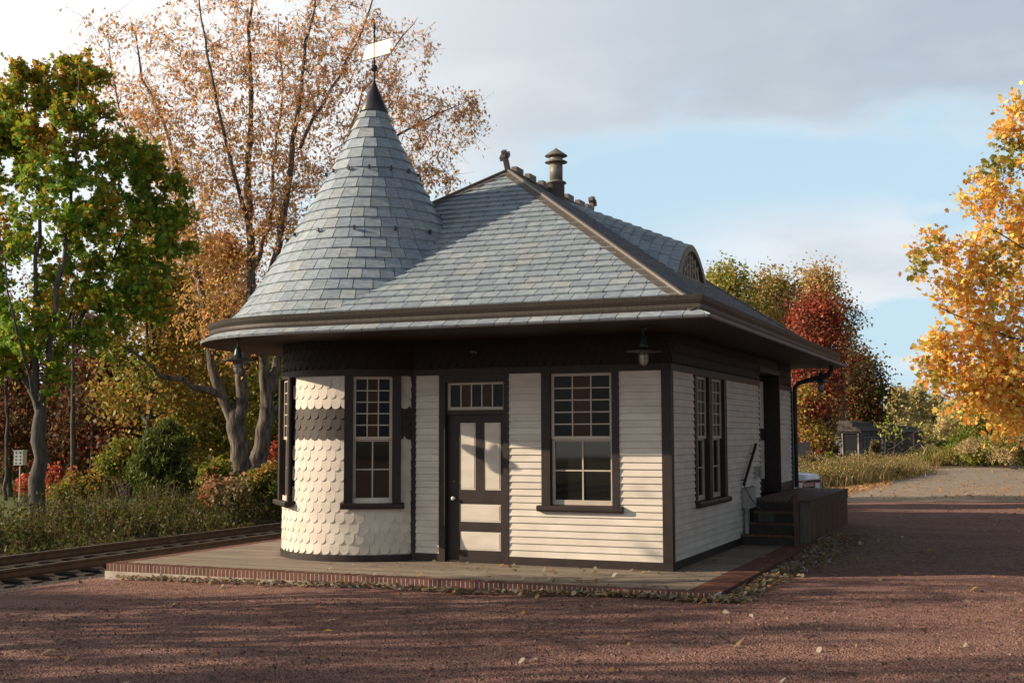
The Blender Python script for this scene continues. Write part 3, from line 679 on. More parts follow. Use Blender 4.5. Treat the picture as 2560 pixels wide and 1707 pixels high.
# arched dormer on the side slope
XD, YD, HW, ZF, ZP = -1.0, 5.0, .88, 4.60, 5.20
def arch(t):   # t in -1..1 -> (dy, z) bell-shaped eyebrow
    y = t*(HW+.14); q = abs(t)
    z = ZF-.04+(ZP-ZF+.04)*max(0, 1-q**1.9)**.86
    return y, z
SL = .415
dm = MB(); T = np.linspace(-1, 1, 23); nc = 14; xl = [XD+.06-(.19*i) for i in range(nc+1)]
def dz_(x, t): y, z = arch(t); return z+(XD+.06-x)*SL*(1 if True else 0)
for i in range(nc):
    for j in range(0, len(T)-1):
        pass
for i in range(nc):
    tl = -1.0+random.uniform(0, .1)
    cells = [-1.0]
    while cells[-1] < 1: cells.append(min(1, cells[-1]+random.uniform(.15, .24)))
    for a_, b_ in zip(cells[:-1], cells[1:]):
        sub = np.linspace(a_+.004, b_-.004, 4); tt_ = slate_tint()
        lo_ = []; hi_ = []; ba_ = []
        for q in sub:
            y, z = arch(q); zl = z+(XD+.06-xl[i])*SL; zh = z+(XD+.06-xl[i+1])*SL
            dn = .026; lo_.append((xl[i]+.006, YD+y*(1+.01), zl+dn)); hi_.append((xl[i+1], YD+y, zh+.004)); ba_.append((xl[i]+.006, YD+y, zl-.002))
        dm.add(lo_+hi_+ba_, [(k, k+1, 5+k, 4+k) for k in range(3)]+[(8+k, 9+k, k+1, k) for k in range(3)], tt_)
dmo = dm.build('dormer', m_slate, st)
df = MB(); 
def archpts(s_, x, zo=0): return [(x, YD+s_*q[0], ZF+(q[1]-ZF)*s_+zo) for q in [arch(t) for t in T]]
o1 = archpts(1.0, XD+.075); i1 = archpts(.84, XD+.075); o2 = archpts(1.0, XD-.02); i2 = archpts(.84, XD-.02); k = len(T)
df.add(o1+i1+o2+i2, [(j, j+1, k+j+1, k+j) for j in range(k-1)]+[(k+j, k+j+1, 3*k+j+1, 3*k+j) for j in range(k-1)]+[(2*k+j, 2*k+j+1, j+1, j) for j in range(k-1)])
df.box((XD-.03, YD-HW-.12, ZF-.07), (XD+.12, YD+HW+.12, ZF-.012)); df.build('dormer_frame', m_copper, dmo)
dgm = MB(); dgm.add([(XD+.0, y, z) for x, y, z in archpts(.88, 0)], [tuple(range(k))]); gp_ = dgm.build('pane', m_glass, dmo)
ms = MB()
for q in (-.62, -.42, -.2, 0, .2, .42, .62):
    y, z = arch(q); ms.box((XD+.003, YD+y*.88-.012, ZF), (XD+.03, YD+y*.88+.012, ZF+(z-ZF)*.87))
for s_ in (.45, .68): 
    a_ = archpts(s_, XD+.02); ms.tube(a_, .012, 4)
ms.build('muntin', m_sash, dmo)

# hanging lamps under the eaves
m_jar = mat('jar_glass', (.30, .29, .26), (.40, .39, .35), rough=.12, spec=.8); m_teal = mat('green_enamel', (.018, .045, .045), (.03, .06, .058), rough=.35, metal=.2)
def make_lamp(loc, label):
    t = thing('eave_lamp', loc, label, 'lamp', 'gooseneck style lamps hanging under the eaves')
    X, Y, Z = loc; zr_ = Z-.325
    b = MB(); b.lathe(X, Y, [(Z-.03, .045), (Z-.012, .05), (Z-.011, .012)], 14); b.tube([(X, Y, Z-.02), (X, Y, zr_+.21)], .011, 8); b.build('stem', m_teal, t)
    b = MB(); b.lathe(X, Y, [(zr_+.03, .062), (zr_+.09, .055), (zr_+.16, .042), (zr_+.21, .022), (zr_+.215, .004)], 16); b.build('socket', m_teal, t, True)
    b = MB(); b.lathe(X, Y, [(zr_, .243), (zr_+.006, .245), (zr_+.022, .16), (zr_+.05, .07), (zr_+.06, .06)], 28); b.build('shade', m_dmetal, t, True)
    b = MB(); b.lathe(X, Y, [(zr_+.01, .060), (zr_-.10, .061), (zr_-.15, .05), (zr_-.175, .028), (zr_-.182, .004)], 16); j = b.build('jar', m_jar, t, True)
    b = MB()
    for i in range(6):
        a = i*math.pi/3; b.tube([(X+.068*_c(a), Y+.068*_s(a), zr_), (X+.069*_c(a), Y+.069*_s(a), zr_-.11), (X+.055*_c(a), Y+.055*_s(a), zr_-.16), (X+.01*_c(a), Y+.01*_s(a), zr_-.192)], .0035, 4)
    for z in (zr_-.03, zr_-.09): b.tube([(X+.070*_c(a), Y+.070*_s(a), z) for a in np.linspace(0, 2*math.pi, 17)], .0035, 4, cap=False)
    b.build('cage', m_dmetal, t)
    return t
def copy_tree(o, parent=None):
    c = o.copy(); col.objects.link(c); c.parent = parent
    for ch in [q for q in bpy.data.objects if q.parent == o]: copy_tree(ch, c)
    return c
lp0 = make_lamp((-6.0, -1.52, EZ-.008), 'shaded lamp hanging below the round eave to the left of the tower')
l2 = copy_tree(lp0); l2.location = (-.09, -.9, EZ-.008); l2['label'] = 'shaded lamp under the front eave near the corner post, jar against the dark frieze'
l3 = copy_tree(lp0); l3.location = (.55, 9.765, EZ-.008); l3['label'] = 'small far lamp hanging beside the bent black downspout at the rear eave'

# ------------------------------------------------------------------ platform round the station
PX0, PX1, PY0, PY1 = -7.90, 1.11, -2.0, 9.9
pl = MB()
x_in, xr_in, y_in = PX0+.2, PX1-.40, PY0+.21
y = y_in; 
while y < PY1:
    y2 = min(y+.142, PY1); x = x_in; first = True
    while x < xr_in:
        x2 = min(x+(random.uniform(.8, 3.6) if first else 3.66), xr_in); first = False; q = jit(.24)
        if x2-x > .05: pl.box((x+.002, y+.004, -.05), (x2-.002, y2-.004, random.uniform(-.002, .002)), (q, q*.99, q*.975))
        x = x2
    y = y2
pl.box((x_in, y_in, -.25), (xr_in, PY1, -.052), (.2, .2, .2))
plat = pl.build('platform', m_plank); tag(plat, kind='structure')
bk = MB(); mo = MB()
def bricks(p, u, v, n, wd_=.0655, len_=.2, z0=-.104):
    for i in range(n):
        q = jit(.22); t = (q, q*jit(.08), q*jit(.08)); o = np.array(p)+np.array(u)*(i*wd_+.004)
        bk.obox((o[0], o[1], z0+random.uniform(-.001, .001)), np.array([*u, 0])*(wd_-.015), np.array([*v, 0])*len_, (0, 0, -z0+random.uniform(-.002, .003)), t)
nf = int((PX1-PX0)/.0655); bricks((PX0, PY0), (1, 0), (0, 1), nf)
ns = int((PY1-PY0-.2)/.0655); bricks((PX1, PY0+.205), (0, 1), (-1, 0), ns); bricks((PX1-.205, PY0+.205), (0, 1), (-1, 0), ns, len_=.19)
bricks((PX0, PY0+.205), (0, 1), (1, 0), ns, len_=.19)
bk.build('brick_edging', m_brick, plat)
mo.box((PX0+.003, PY0+.003, -.106), (PX1-.003, y_in-.002, -.004)).box((PX1-.398, y_in, -.106), (PX1-.006, PY1, -.006)).box((PX0+.006, y_in, -.106), (PX0+.198, PY1, -.006)); mo.build('mortar', m_mortar, plat)
cn = MB(); cn.box((PX0-.012, PY0-.010, -.55), (PX1+.002, PY0+.2, -.108)).box((PX1-.2, PY0+.2, -.55), (PX1+.002, PY1, -.108)).box((PX0-.012, PY0+.2, -.55), (PX0+.2, PY1, -.108)); cn.build('concrete_footing', m_conc, plat)

# ------------------------------------------------------------------ loading dock with steps at the side door
dk = thing('loading_dock', (.6, 7, 0), 'dark wooden loading dock with steps beside the station side door', 'loading dock')
DY0, DY1, DX, DZ = 4.92, 9.75, 1.04, .72
b = MB(); x = .04
while x < DX: q = jit(.15); b.box((x, DY0-.03, DZ-.035), (min(x+.136, DX+.02), DY1, DZ+random.uniform(-.003, .003)), (q, q, q)); x += .14
b.build('deck', m_oldwood, dk)
b = MB(); b.box((DX-.03, DY0, DZ-.19), (DX+.012, DY1, DZ-.037), (1.1, 1.05, 1)); y = DY0
while y < DY1-.02: q = jit(.25); b.box((DX-.03, y, -.12), (DX-.004, min(y+.148, DY1), DZ-.192), (1.25*q, q, .9*q)); y += .152
y = .05
b.box((.04, DY1-.03, -.12), (DX-.04, DY1, DZ-.04), (1, 1, 1))
b.build('skirt_board', m_oldwood, dk)
b = MB(); b.box((.90, DY0-.09, -.1), (.985, DY0-.005, DZ-.04)).box((DX-.09, DY0-.003, -.12), (DX+.001, DY0+.06, DZ-.04)); b.build('corner_post', m_greywood, dk)
SX0, SX1 = .14, .87
for i, (y, z) in enumerate(((4.22, .18), (4.45, .36), (4.68, .54))):
    b = MB(); b.box((SX0-(.1 if i == 0 else 0), y-.03, z-.035), (SX1+.02, y+.25, z), (1.15, 1, .9)); b.build('step', m_oldwood, dk)
    b = MB(); b.box((SX0-(.1 if i == 0 else 0), y, z-.178), (SX1, y+.02, z-.036)); b.build('riser', m_blackwood, dk)
b = MB(); b.box((.04, DY0-.02, .0), (SX1+.02, DY0-.001, DZ-.037)); b.build('riser', m_blackwood, dk)
b = MB()
b.add([(SX1, 4.2, 0), (SX1, 4.9, 0), (SX1, 4.9, .69), (SX1, 4.2, .16), (SX1+.03, 4.2, 0), (SX1+.03, 4.9, 0), (SX1+.03, 4.9, .69), (SX1+.03, 4.2, .16)], [(0, 1, 2, 3), (7, 6, 5, 4), (0, 3, 7, 4), (3, 2, 6, 7), (1, 0, 4, 5)]); b.build('stringer', m_blackwood, dk)
b = MB(); b.box((.91, 4.17, -.10), (.985, 4.245, .90)); b.build('post', m_oldwood, dk)
# sloping handrail on the wall, the chain and its plate
hr = thing('handrail', (.08, 4.3, 1), 'short sloping black handrail on the cream side wall above the dock steps', 'handrail')
b = MB(); b.tube([(.085, 4.25, 1.0), (.085, 5.29, 1.665)], .028, 8); b.build('rail', m_blackwood, hr)
b = MB(); b.tube([(.012, 4.4, 1.07), (.085, 4.4, 1.08)], .012, 6); b.build('bracket', m_dmetal, hr); b = MB(); b.tube([(.012, 5.1, 1.50), (.085, 5.1, 1.52)], .012, 6); b.build('bracket', m_dmetal, hr)
ch = thing('barrier_chain', (.5, 4.25, .7), 'thin dark chain sagging across the top of the dock steps', 'chain')
b = MB(); P = [(.09+(.94-.09)*t, 4.26-.05*t, .98+(.90-.98)*t-.42*(1-(2*t-1)**2)) for t in np.linspace(0, 1, 25)]
for i in range(24):
    p, q = np.array(P[i]), np.array(P[i+1]); b.tube([p, q], .008 if i % 2 else .011, 5)
b.build('chain', m_dmetal, ch)
sgn = MB(); m_sgn = mat('dark_green_plate', (.020, .028, .020), (.028, .036, .026), rough=.5); m_sgl = mat('faded_sign_paint', (.055, .07, .045), (.07, .085, .055), rough=.6)
sgn.box((.335, 4.20, .40), (.585, 4.21, .545)); s_ = sgn.build('sign_plate', m_sgn, ch)
b = MB(); b.box((.338, 4.196, .403), (.582, 4.1995, .413)).box((.338, 4.196, .532), (.582, 4.1995, .542)).box((.338, 4.196, .413), (.348, 4.1995, .532)).box((.572, 4.196, .413), (.582, 4.1995, .532))
b.build('border', m_sgl, s_)
# electric meter cabinet with its conduits
mt = thing('meter_cabinet', (.1, 4.4, .6), 'pale grey meter cabinet with conduits on the side wall beside the steps', 'meter cabinet')
b = MB(); b.box((.03, 4.36, .60), (.17, 4.82, .93)).box((.026, 4.34, .925), (.18, 4.84, .94)); b.build('cabinet', m_pvc, mt)
for y, r_, z0 in ((4.42, .035, .02), (4.55, .025, .02)):
    b = MB(); b.tube([(.085, y, z0), (.085, y, .60)], r_, 10); b.lathe(.085, y, [(.56, r_+.008), (.60, r_+.008)], 10); b.build('conduit', m_pvc, mt, True)
for y in (4.95, 5.12):
    b = MB(); b.tube([(.06, y, .30), (.06, y, .95)], .02, 8); b.build('conduit', m_pvc, mt, True)
bx = thing('outlet_box', (.05, 5.5, 1.2), 'small grey electrical box on the side wall next to the goods door', 'electrical box')
b = MB(); b.box((.016, 5.45, 1.08), (.10, 5.60, 1.26)); b.build('box', m_pvc, bx); b = MB(); b.box((.101, 5.44, 1.07), (.112, 5.61, 1.27)); b.build('cover', m_flue, bx)

# ------------------------------------------------------------------ railway track
rt = thing('railway_track', (-10.7, 0, -.3), 'rusty railway track passing the platform with dark wooden ties', 'railway track')
RP = [(-.068, 0), (.068, 0), (.068, .012), (.012, .03), (.010, .10), (.034, .115), (.034, .15), (-.034, .15), (-.034, .115), (-.010, .10), (-.012, .03), (-.068, .012)]
Y0, Y1 = -40, 130
for xr_, zr2 in ((-10.0, -.345), (-11.435, -.325)):
    b = MB(); k = len(RP); V = [(xr_+a, Y0, zr2+z) for a, z in RP]+[(xr_+a, Y1, zr2+z) for a, z in RP]
    b.add(V, [(i, (i+1) % k, k+(i+1) % k, k+i) for i in range(k)]+[tuple(range(k))[::-1]]); b.build('rail', m_rail, rt)
    b = MB(); b.box((xr_-.026, Y0, zr2+.151), (xr_+.026, Y1, zr2+.154)); b.build('rail_head', m_railtop, rt)
for i in range(99):
    y = -14+i*.55; q = random.uniform(-.03, .03); b = MB(); b.box((-12.0+q, y, -.50), (-9.4+q, y+.22, -.347-random.uniform(0, .008))); b.build('tie', m_tie, rt)
# ------------------------------------------------------------------ vegetation
K = 1.0884
def d2(x, y, D): return at(x*K, y*K, D)          # pixel of the 2352 px wide view
m_leaf = leafmat('leaf', .45, .025)
m_bark = mat('bark', (.060, .045, .034), (.17, .14, .11), scale=3, rough=.95, bump=1.0, bscale=5, stretch=(4, 4, .8), bstretch=(6, 6, 1), dist=.04)
m_bark3 = mat('pale_bark', (.045, .037, .032), (.20, .17, .145), scale=3, rough=.95, bump=.8, bscale=5, stretch=(4, 4, .8), dist=.03)
m_bark2 = mat('grey_bark', (.055, .05, .045), (.12, .11, .10), scale=3, rough=.95, bump=.7, bscale=6, stretch=(4, 4, 1), dist=.02)
def pal(*cs): return np.array(cs)
P_PINK = pal((.60, .36, .22), (.56, .31, .16), (.66, .46, .31), (.50, .25, .14), (.56, .41, .18), (.62, .38, .22))
P_GREEN = pal((.11, .20, .02), (.15, .25, .03), (.08, .15, .02), (.21, .28, .03), (.13, .21, .03), (.32, .26, .03))
P_TOPG = pal((.55, .42, .04), (.36, .36, .04), (.60, .28, .04), (.24, .30, .03))
P_GOLD = pal((.50, .30, .05), (.42, .22, .045), (.34, .28, .06), (.52, .38, .12), (.38, .18, .05), (.26, .24, .06))
P_PLANE = pal((.80, .50, .08), (.80, .40, .05), (.66, .25, .04), (.76, .58, .14), (.62, .50, .09), (.78, .56, .12), (.74, .34, .06))
P_DRED = pal((.16, .035, .025), (.22, .06, .03), (.10, .03, .02), (.12, .07, .03), (.28, .09, .04))
P_RED = pal((.46, .10, .06), (.38, .07, .04), (.52, .16, .08), (.30, .06, .03))
P_BRED = pal((.60, .09, .09), (.48, .14, .08), (.55, .26, .14), (.30, .10, .04), (.22, .22, .05))
P_OLIVE = pal((.17, .16, .04), (.22, .19, .05), (.12, .13, .03), (.26, .19, .05), (.14, .11, .03))
P_YG = pal((.28, .30, .05), (.20, .24, .04), (.38, .32, .05), (.14, .19, .03))
P_TAN = pal((.36, .24, .11), (.30, .17, .07), (.28, .22, .09), (.42, .28, .12))
P_PALE = pal((.40, .33, .15), (.34, .29, .12), (.46, .38, .20), (.28, .27, .12))
P_JUN = pal((.055, .085, .018), (.085, .115, .022), (.04, .06, .015), (.12, .14, .03))
P_BROWN = pal((.13, .075, .04), (.17, .09, .05), (.10, .07, .035), (.20, .13, .06))
P_DRY = pal((.42, .32, .17), (.34, .25, .12), (.50, .38, .22), (.24, .21, .08), (.30, .20, .10))

def leaf_polys(c, size, droop=.25, nv=4, asp=.55, r=rng):
    n = len(c); a = r.normal(size=(n, 3)); a[:, 2] -= droop*2; a /= np.linalg.norm(a, axis=1)[:, None]
    b = r.normal(size=(n, 3)); b -= (b*a).sum(1)[:, None]*a; b /= np.linalg.norm(b, axis=1)[:, None]
    nn = np.cross(a, b); s = (size*np.clip(r.lognormal(-.03, .25, n), .5, 1.6))[:, None]
    if nv == 4: uv = [(-.5, 0, 0), (.05, asp*.5, .10), (.55, 0, 0), (.05, -asp*.5, .10)]
    else: uv = [(-.45, .05, 0), (-.28, .42, .06), (-.02, .24, .02), (.22, .50, .1), (.24, .20, .02), (.58, .0, 0), (.24, -.20, .02), (.22, -.50, .1), (-.02, -.24, .02), (-.28, -.42, .06)]
    V = np.stack([c+s*(u*a+v*b+w_*nn) for u, v, w_ in uv], 1)
    return V
def tints(n, P, r=rng, v=.22):
    C = P[r.integers(0, len(P), n)]*r.uniform(1-v, 1+v, (n, 1)); return np.clip(C, 0, 1)

def build_tree(name, base, label, cat, guides, blobs, nt, leaf, group=None, bark=None, seed=1, sides=8, twigs=3, maxr=.06, zbias=.35, twl=.45, bare=.0, tw_r=.005):
    """guides: [(points, r0, r1)], blobs: [(centre, radii, weight)], leaf: dict(n, size, pal, sig, nv, asp, top)"""
    r = np.random.default_rng(seed)
    t = thing(name, Vector(base), label, cat, group)
    mb = MB(); pos = []; rr = []; dr = []
    for pts, r0, r1 in guides:
        pts = [np.array(p, float) for p in pts]; Q = []
        for i in range(len(pts)-1):
            p0 = pts[max(i-1, 0)]; p1 = pts[i]; p2 = pts[i+1]; p3 = pts[min(i+2, len(pts)-1)]
            ns_ = max(2, int(np.linalg.norm(p2-p1)/.45))
            for k_ in range(ns_):
                u = k_/ns_; Q.append(.5*((2*p1)+(-p0+p2)*u+(2*p0-5*p1+4*p2-p3)*u*u+(-p0+3*p1-3*p2+p3)*u**3))
        Q.append(pts[-1]); Q = np.array(Q); Q[1:-1] += r.normal(size=Q[1:-1].shape)*.03
        R_ = r0+(r1-r0)*np.linspace(0, 1, len(Q))**.8; R_ = R_*(1+.07*np.sin(np.arange(len(Q))*1.9+seed)); R_[-1] *= .3; R_[-2] *= .9; R_[0] *= 1.15 if len(pos) == 0 else 1
        mb.tube(list(Q), list(R_), sides)
        for i, q in enumerate(Q):
            pos.append(q); rr.append(R_[i]); d_ = Q[min(i+1, len(Q)-1)]-Q[max(i-1, 0)]; dr.append(d_/(np.linalg.norm(d_)+1e-9))
    W = np.array([b[2] for b in blobs], float); W /= W.sum()
    ids = r.choice(len(blobs), nt, p=W); T = []
    for i in ids:
        c, rd, _ = blobs[i]; v = r.normal(size=3); v /= np.linalg.norm(v); v *= r.uniform(0, 1)**.38
        T.append(np.array(c)+v*np.array(rd))
    T = np.array(T); P0 = np.array(pos); dmin = np.array([np.min(np.linalg.norm(P0-q, axis=1)) for q in T]); T = T[np.argsort(dmin)]
    cap = len(pos)+nt*6; PA = np.zeros((cap, 3)); RA = np.zeros(cap); DA = np.zeros((cap, 3)); n = len(pos)
    PA[:n] = pos; RA[:n] = rr; DA[:n] = dr
    LP = []
    for q in T:
        df = q-PA[:n]; d_ = np.linalg.norm(df, axis=1)
        cost = d_+zbias*np.maximum(0, -df[:, 2])*2+.25*d_*(1-(df*DA[:n]).sum(1)/(d_+1e-6))+(RA[:n] < .008)*.3
        i = int(np.argmin(cost)); dd = d_[i]
        if dd < .05: continue
        p = PA[i]; ctrl = p+DA[i]*dd*.35+np.array([0, 0, .12*dd])
        k_ = 5; r0 = min(RA[i]*.62, .005+.011*dd*1.5, maxr); r0 = max(r0, .006)
        us = np.linspace(0, 1, k_+1); C = ((1-us)**2)[:, None]*p+(2*us*(1-us))[:, None]*ctrl+(us**2)[:, None]*q
        C[1:] += r.normal(size=(k_, 3))*.035*min(dd, 1.5); R_ = r0*(1-us*.8)+.001
        mb.tube(list(C), list(R_), 4 if r0 > .015 else 3, cap=False)
        PA[n:n+k_] = C[1:]; RA[n:n+k_] = R_[1:]; D_ = np.diff(C, axis=0); D_ /= np.linalg.norm(D_, axis=1)[:, None]+1e-9; DA[n:n+k_] = D_; n += k_
        for s_ in range(twigs):
            u = r.uniform(.35, 1); b_ = C[0]*(1-u)+C[-1]*u if False else C[int(u*k_)]
            v = D_[min(int(u*k_), k_-1)]*.8+r.normal(size=3)*.6; v /= np.linalg.norm(v); e_ = b_+v*twl*r.uniform(.5, 1.3)+np.array([0, 0, -.04])
            mi_ = (b_+e_)/2+r.normal(size=3)*.03
            mb.tube([b_, mi_, e_], [tw_r, tw_r*.75, tw_r*.4], 3, cap=False); LP.append((b_, e_))
        LP.append((C[2], C[-1]))
    mb.build('trunk', bark or m_bark, t, True)
    LP = np.array(LP); nl = leaf['n']
    if nl:
        if bare:
            keep = r.uniform(size=len(LP)) > bare; LP = LP[keep]
        j = r.integers(0, len(LP), nl); u = r.uniform(0, 1.05, nl)[:, None]; c = LP[j, 0]*(1-u)+LP[j, 1]*u+r.normal(size=(nl, 3))*leaf.get('sig', .1)
        V = leaf_polys(c, leaf['size'], leaf.get('droop', .25), leaf.get('nv', 4), leaf.get('asp', .55), r)
        C = tints(nl, leaf['pal'], r)
        if 'top' in leaf:
            zt, zw, P2 = leaf['top']; w_ = np.clip((c[:, 2]-zt)/zw+r.normal(size=nl)*.35, 0, 1) > .5
            C[w_] = tints(int(w_.sum()), P2, r)
        if 'low' in leaf:
            zt, P2 = leaf['low']; w_ = c[:, 2]+r.normal(size=nl)*2.6 < zt; C[w_] = tints(int(w_.sum()), P2, r)
        if 'patch' in leaf:
            P2, fr_ = leaf['patch']; ph = np.sin(c[:, 0]*1.3+seed)*np.sin(c[:, 1]*1.1+2*seed)*np.sin(c[:, 2]*1.7+.5*seed)+r.normal(size=nl)*.2; w_ = ph > np.quantile(ph, 1-fr_); C[w_] = tints(int(w_.sum()), P2, r)
        cluster_mesh('crown', V, C, V.shape[1], m_leaf, t)
    return t

# --- young maple by the track
D = 31.
def g(pts, D0, r0, r1, dz=0): return ([d2(x, y, D0+dd) for x, y, dd in pts], r0, r1)
mg = [g([(85, 1228, 0), (88, 1100, 0), (89, 1010, 0), (90, 960, 0), (92, 915, 0)], D, .225, .15),
      g([(90, 955, 0), (62, 880, .3), (18, 780, .8), (-25, 640, 1), (-40, 470, 1)], D, .085, .02),
      g([(90, 955, 0), (84, 820, 0), (82, 650, 0), (92, 450, -.3), (62, 250, -.4), (52, 150, -.4)], D, .10, .012),
      g([(91, 955, 0), (108, 850, -.3), (125, 700, -.8), (158, 500, -.9), (180, 300, -1), (178, 140, -1)], D, .10, .012),
      g([(92, 950, 0), (140, 820, .5), (225, 660, 1), (300, 520, 1.2), (375, 440, 1.2)], D, .085, .015),
      g([(92, 950, 0), (118, 850, .6), (170, 700, 1.6), (250, 540, 2), (270, 400, 2)], D, .07, .015),
      g([(88, 950, 0), (70, 860, -.9), (30, 720, -2), (0, 560, -2.2)], D, .06, .015)]
def B(x, y, dd, rp, w_=1, D0=D, ry=1.):  # blob given in view pixels
    m_ = rp*K*(D0+dd)/FPX; return (d2(x, y, D0+dd), (m_, m_*1.0, m_*ry), w_)
mbl = [B(55, 190, 0, 60, .8), B(55, 270, 0, 85), B(180, 180, 0, 55, .8), B(180, 260, -.5, 85), B(120, 350, -1, 95), B(265, 370, .5, 85), B(330, 380, 1, 70), B(370, 470, 1, 70), B(395, 545, 1, 50, .7), B(250, 480, 0, 100, 1.2), B(140, 470, -1.2, 110, 1.2),
       B(30, 400, .5, 100), B(0, 300, 0, 70), B(-70, 420, 0, 110), B(-70, 600, 0, 110), B(20, 580, 1, 110, 1.2), B(150, 620, 1, 95), B(280, 610, 1.3, 100, 1.3), B(365, 640, 1, 60, .8), B(230, 720, .6, 75), B(340, 700, 1, 50, .6), B(60, 730, -.6, 80), B(130, 740, .3, 70), B(10, 820, 0, 50, .5), B(-50, 760, 0, 80), B(130, 850, 0, 35, .25)]
build_tree('maple_tree', d2(85, 1235, D), 'green and yellow leafed maple with upright forked stems left of the station beside the track', 'tree', mg, mbl, 640,
           dict(n=36000, size=.13, pal=P_GREEN*1.55, sig=.065, nv=10, asp=.85, top=(8.6, 3.5, P_TOPG), patch=(P_TOPG, .16)), seed=3, bark=m_bark2)

# --- tall sparse tree behind the station
D = 36.
tg = [g([(560, 1135, 0), (556, 1085, 0), (548, 1020, 0), (541, 975, 0), (538, 925, 0)], D, .36, .22),
      g([(541, 980, 0), (520, 930, 0), (506, 895, 0), (490, 840, 0), (478, 760, .3), (462, 660, .8), (430, 540, 1.5), (405, 400, 1.5), (385, 300, 1.5), (330, 180, 1), (312, 60, 1)], D, .19, .02),
      g([(543, 985, 0), (552, 930, 0), (552, 870, -.2), (566, 800, -.3), (577, 700, -.3), (573, 560, 0), (570, 400, 0), (578, 250, 0), (574, 110, 0), (582, -60, 0)], D, .215, .03),
      g([(583, 1145, .6), (594, 1060, .6), (606, 990, .6), (613, 930, .6), (618, 880, .6)], D, .31, .2),
      g([(613, 935, .6), (606, 860, .6), (598, 790, .4), (606, 700, 0), (640, 560, -.3), (665, 400, -.5), (685, 250, -.5), (705, 100, -.5), (730, -40, -.5)], D, .18, .025),
      g([(614, 930, .6), (634, 850, .8), (652, 790, 1), (690, 700, 1.5), (745, 560, 2), (800, 430, 2), (880, 330, 2), (990, 270, 2), (1070, 235, 2)], D, .17, .015),
      g([(613, 960, .6), (640, 935, .8), (680, 910, 1), (740, 860, 1)], D, .10, .05),
      g([(508, 905, 0), (470, 893, -.5), (420, 873, -1), (368, 862, -1.5), (330, 825, -2), (270, 790, -2.3)], D, .135, .03),
      g([(573, 520, 0), (552, 460, -1), (538, 400, -1.5), (500, 250, -2), (470, 90, -2), (455, -30, -2)], D, .085, .02),
      g([(405, 460, 1.5), (360, 400, 1), (300, 330, .5), (262, 200, .3), (250, 80, .3)], D, .05, .012),
      g([(690, 340, -.5), (740, 240, 0), (800, 140, .5), (850, 20, .5), (870, -60, .5)], D, .06, .02),
      g([(745, 560, 2), (780, 400, 2.5), (820, 250, 3), (900, 120, 3), (960, 40, 3)], D, .07, .015),
      g([(570, 640, 0), (620, 520, 1), (630, 380, 2), (650, 200, 2), (640, 40, 2)], D, .08, .02)]
tb = [B(300, 100, 0, 85, .5, D), B(300, 220, 0, 70, .6, D), B(350, 330, 0, 90, 1, D), B(450, 120, 0, 110, .9, D), B(450, 280, 0, 110, 1.1, D), B(440, 430, 0, 100, 1.2, D), B(560, 60, 0, 110, .9, D), B(570, 220, 0, 120, 1.2, D),
      B(560, 380, 0, 120, 1.3, D), B(560, 520, 0, 110, 1.3, D), B(690, 70, 0, 120, 1, D), B(690, 220, 0, 120, 1.2, D), B(680, 370, 0, 110, 1.3, D), B(660, 500, 0, 90, 1.1, D), B(800, 60, 0, 110, .8, D), B(810, 220, 0, 120, 1.1, D),
      B(810, 380, 1, 90, .9, D), B(910, 110, 1, 75, .6, D), B(920, 250, 2, 85, .9, D), B(930, 390, 2, 70, .8, D), B(1010, 290, 2, 70, .7, D), B(1010, 390, 2, 50, .4, D), B(1075, 250, 2, 35, .25, D), B(500, 620, 0, 80, .9, D), B(400, 560, 0, 70, .9, D), B(570, 650, 0, 60, .6, D), B(470, 730, 0, 60, .7, D), B(540, 780, -.5, 60, .8, D)]
for q in range(len(tb)):
    c_, r_, w_ = tb[q]; tb[q] = (c_, (r_[0], r_[0]*1.9, r_[2]), w_)
build_tree('tall_tree', d2(570, 1150, D), 'tall sparse tree with thinning orange leaves and forked grey trunks behind the tower', 'tree', tg, tb, 1900,
           dict(n=27000, size=.125, pal=np.minimum(P_PINK*1.5, .96), sig=.10, nv=4, asp=.5, droop=.6, low=(10.0, pal((.74, .50, .16), (.76, .42, .16), (.62, .46, .14), (.72, .36, .15)))), seed=5, bark=m_bark3, twigs=3, maxr=.07, twl=.6, bare=.12, tw_r=.0065)

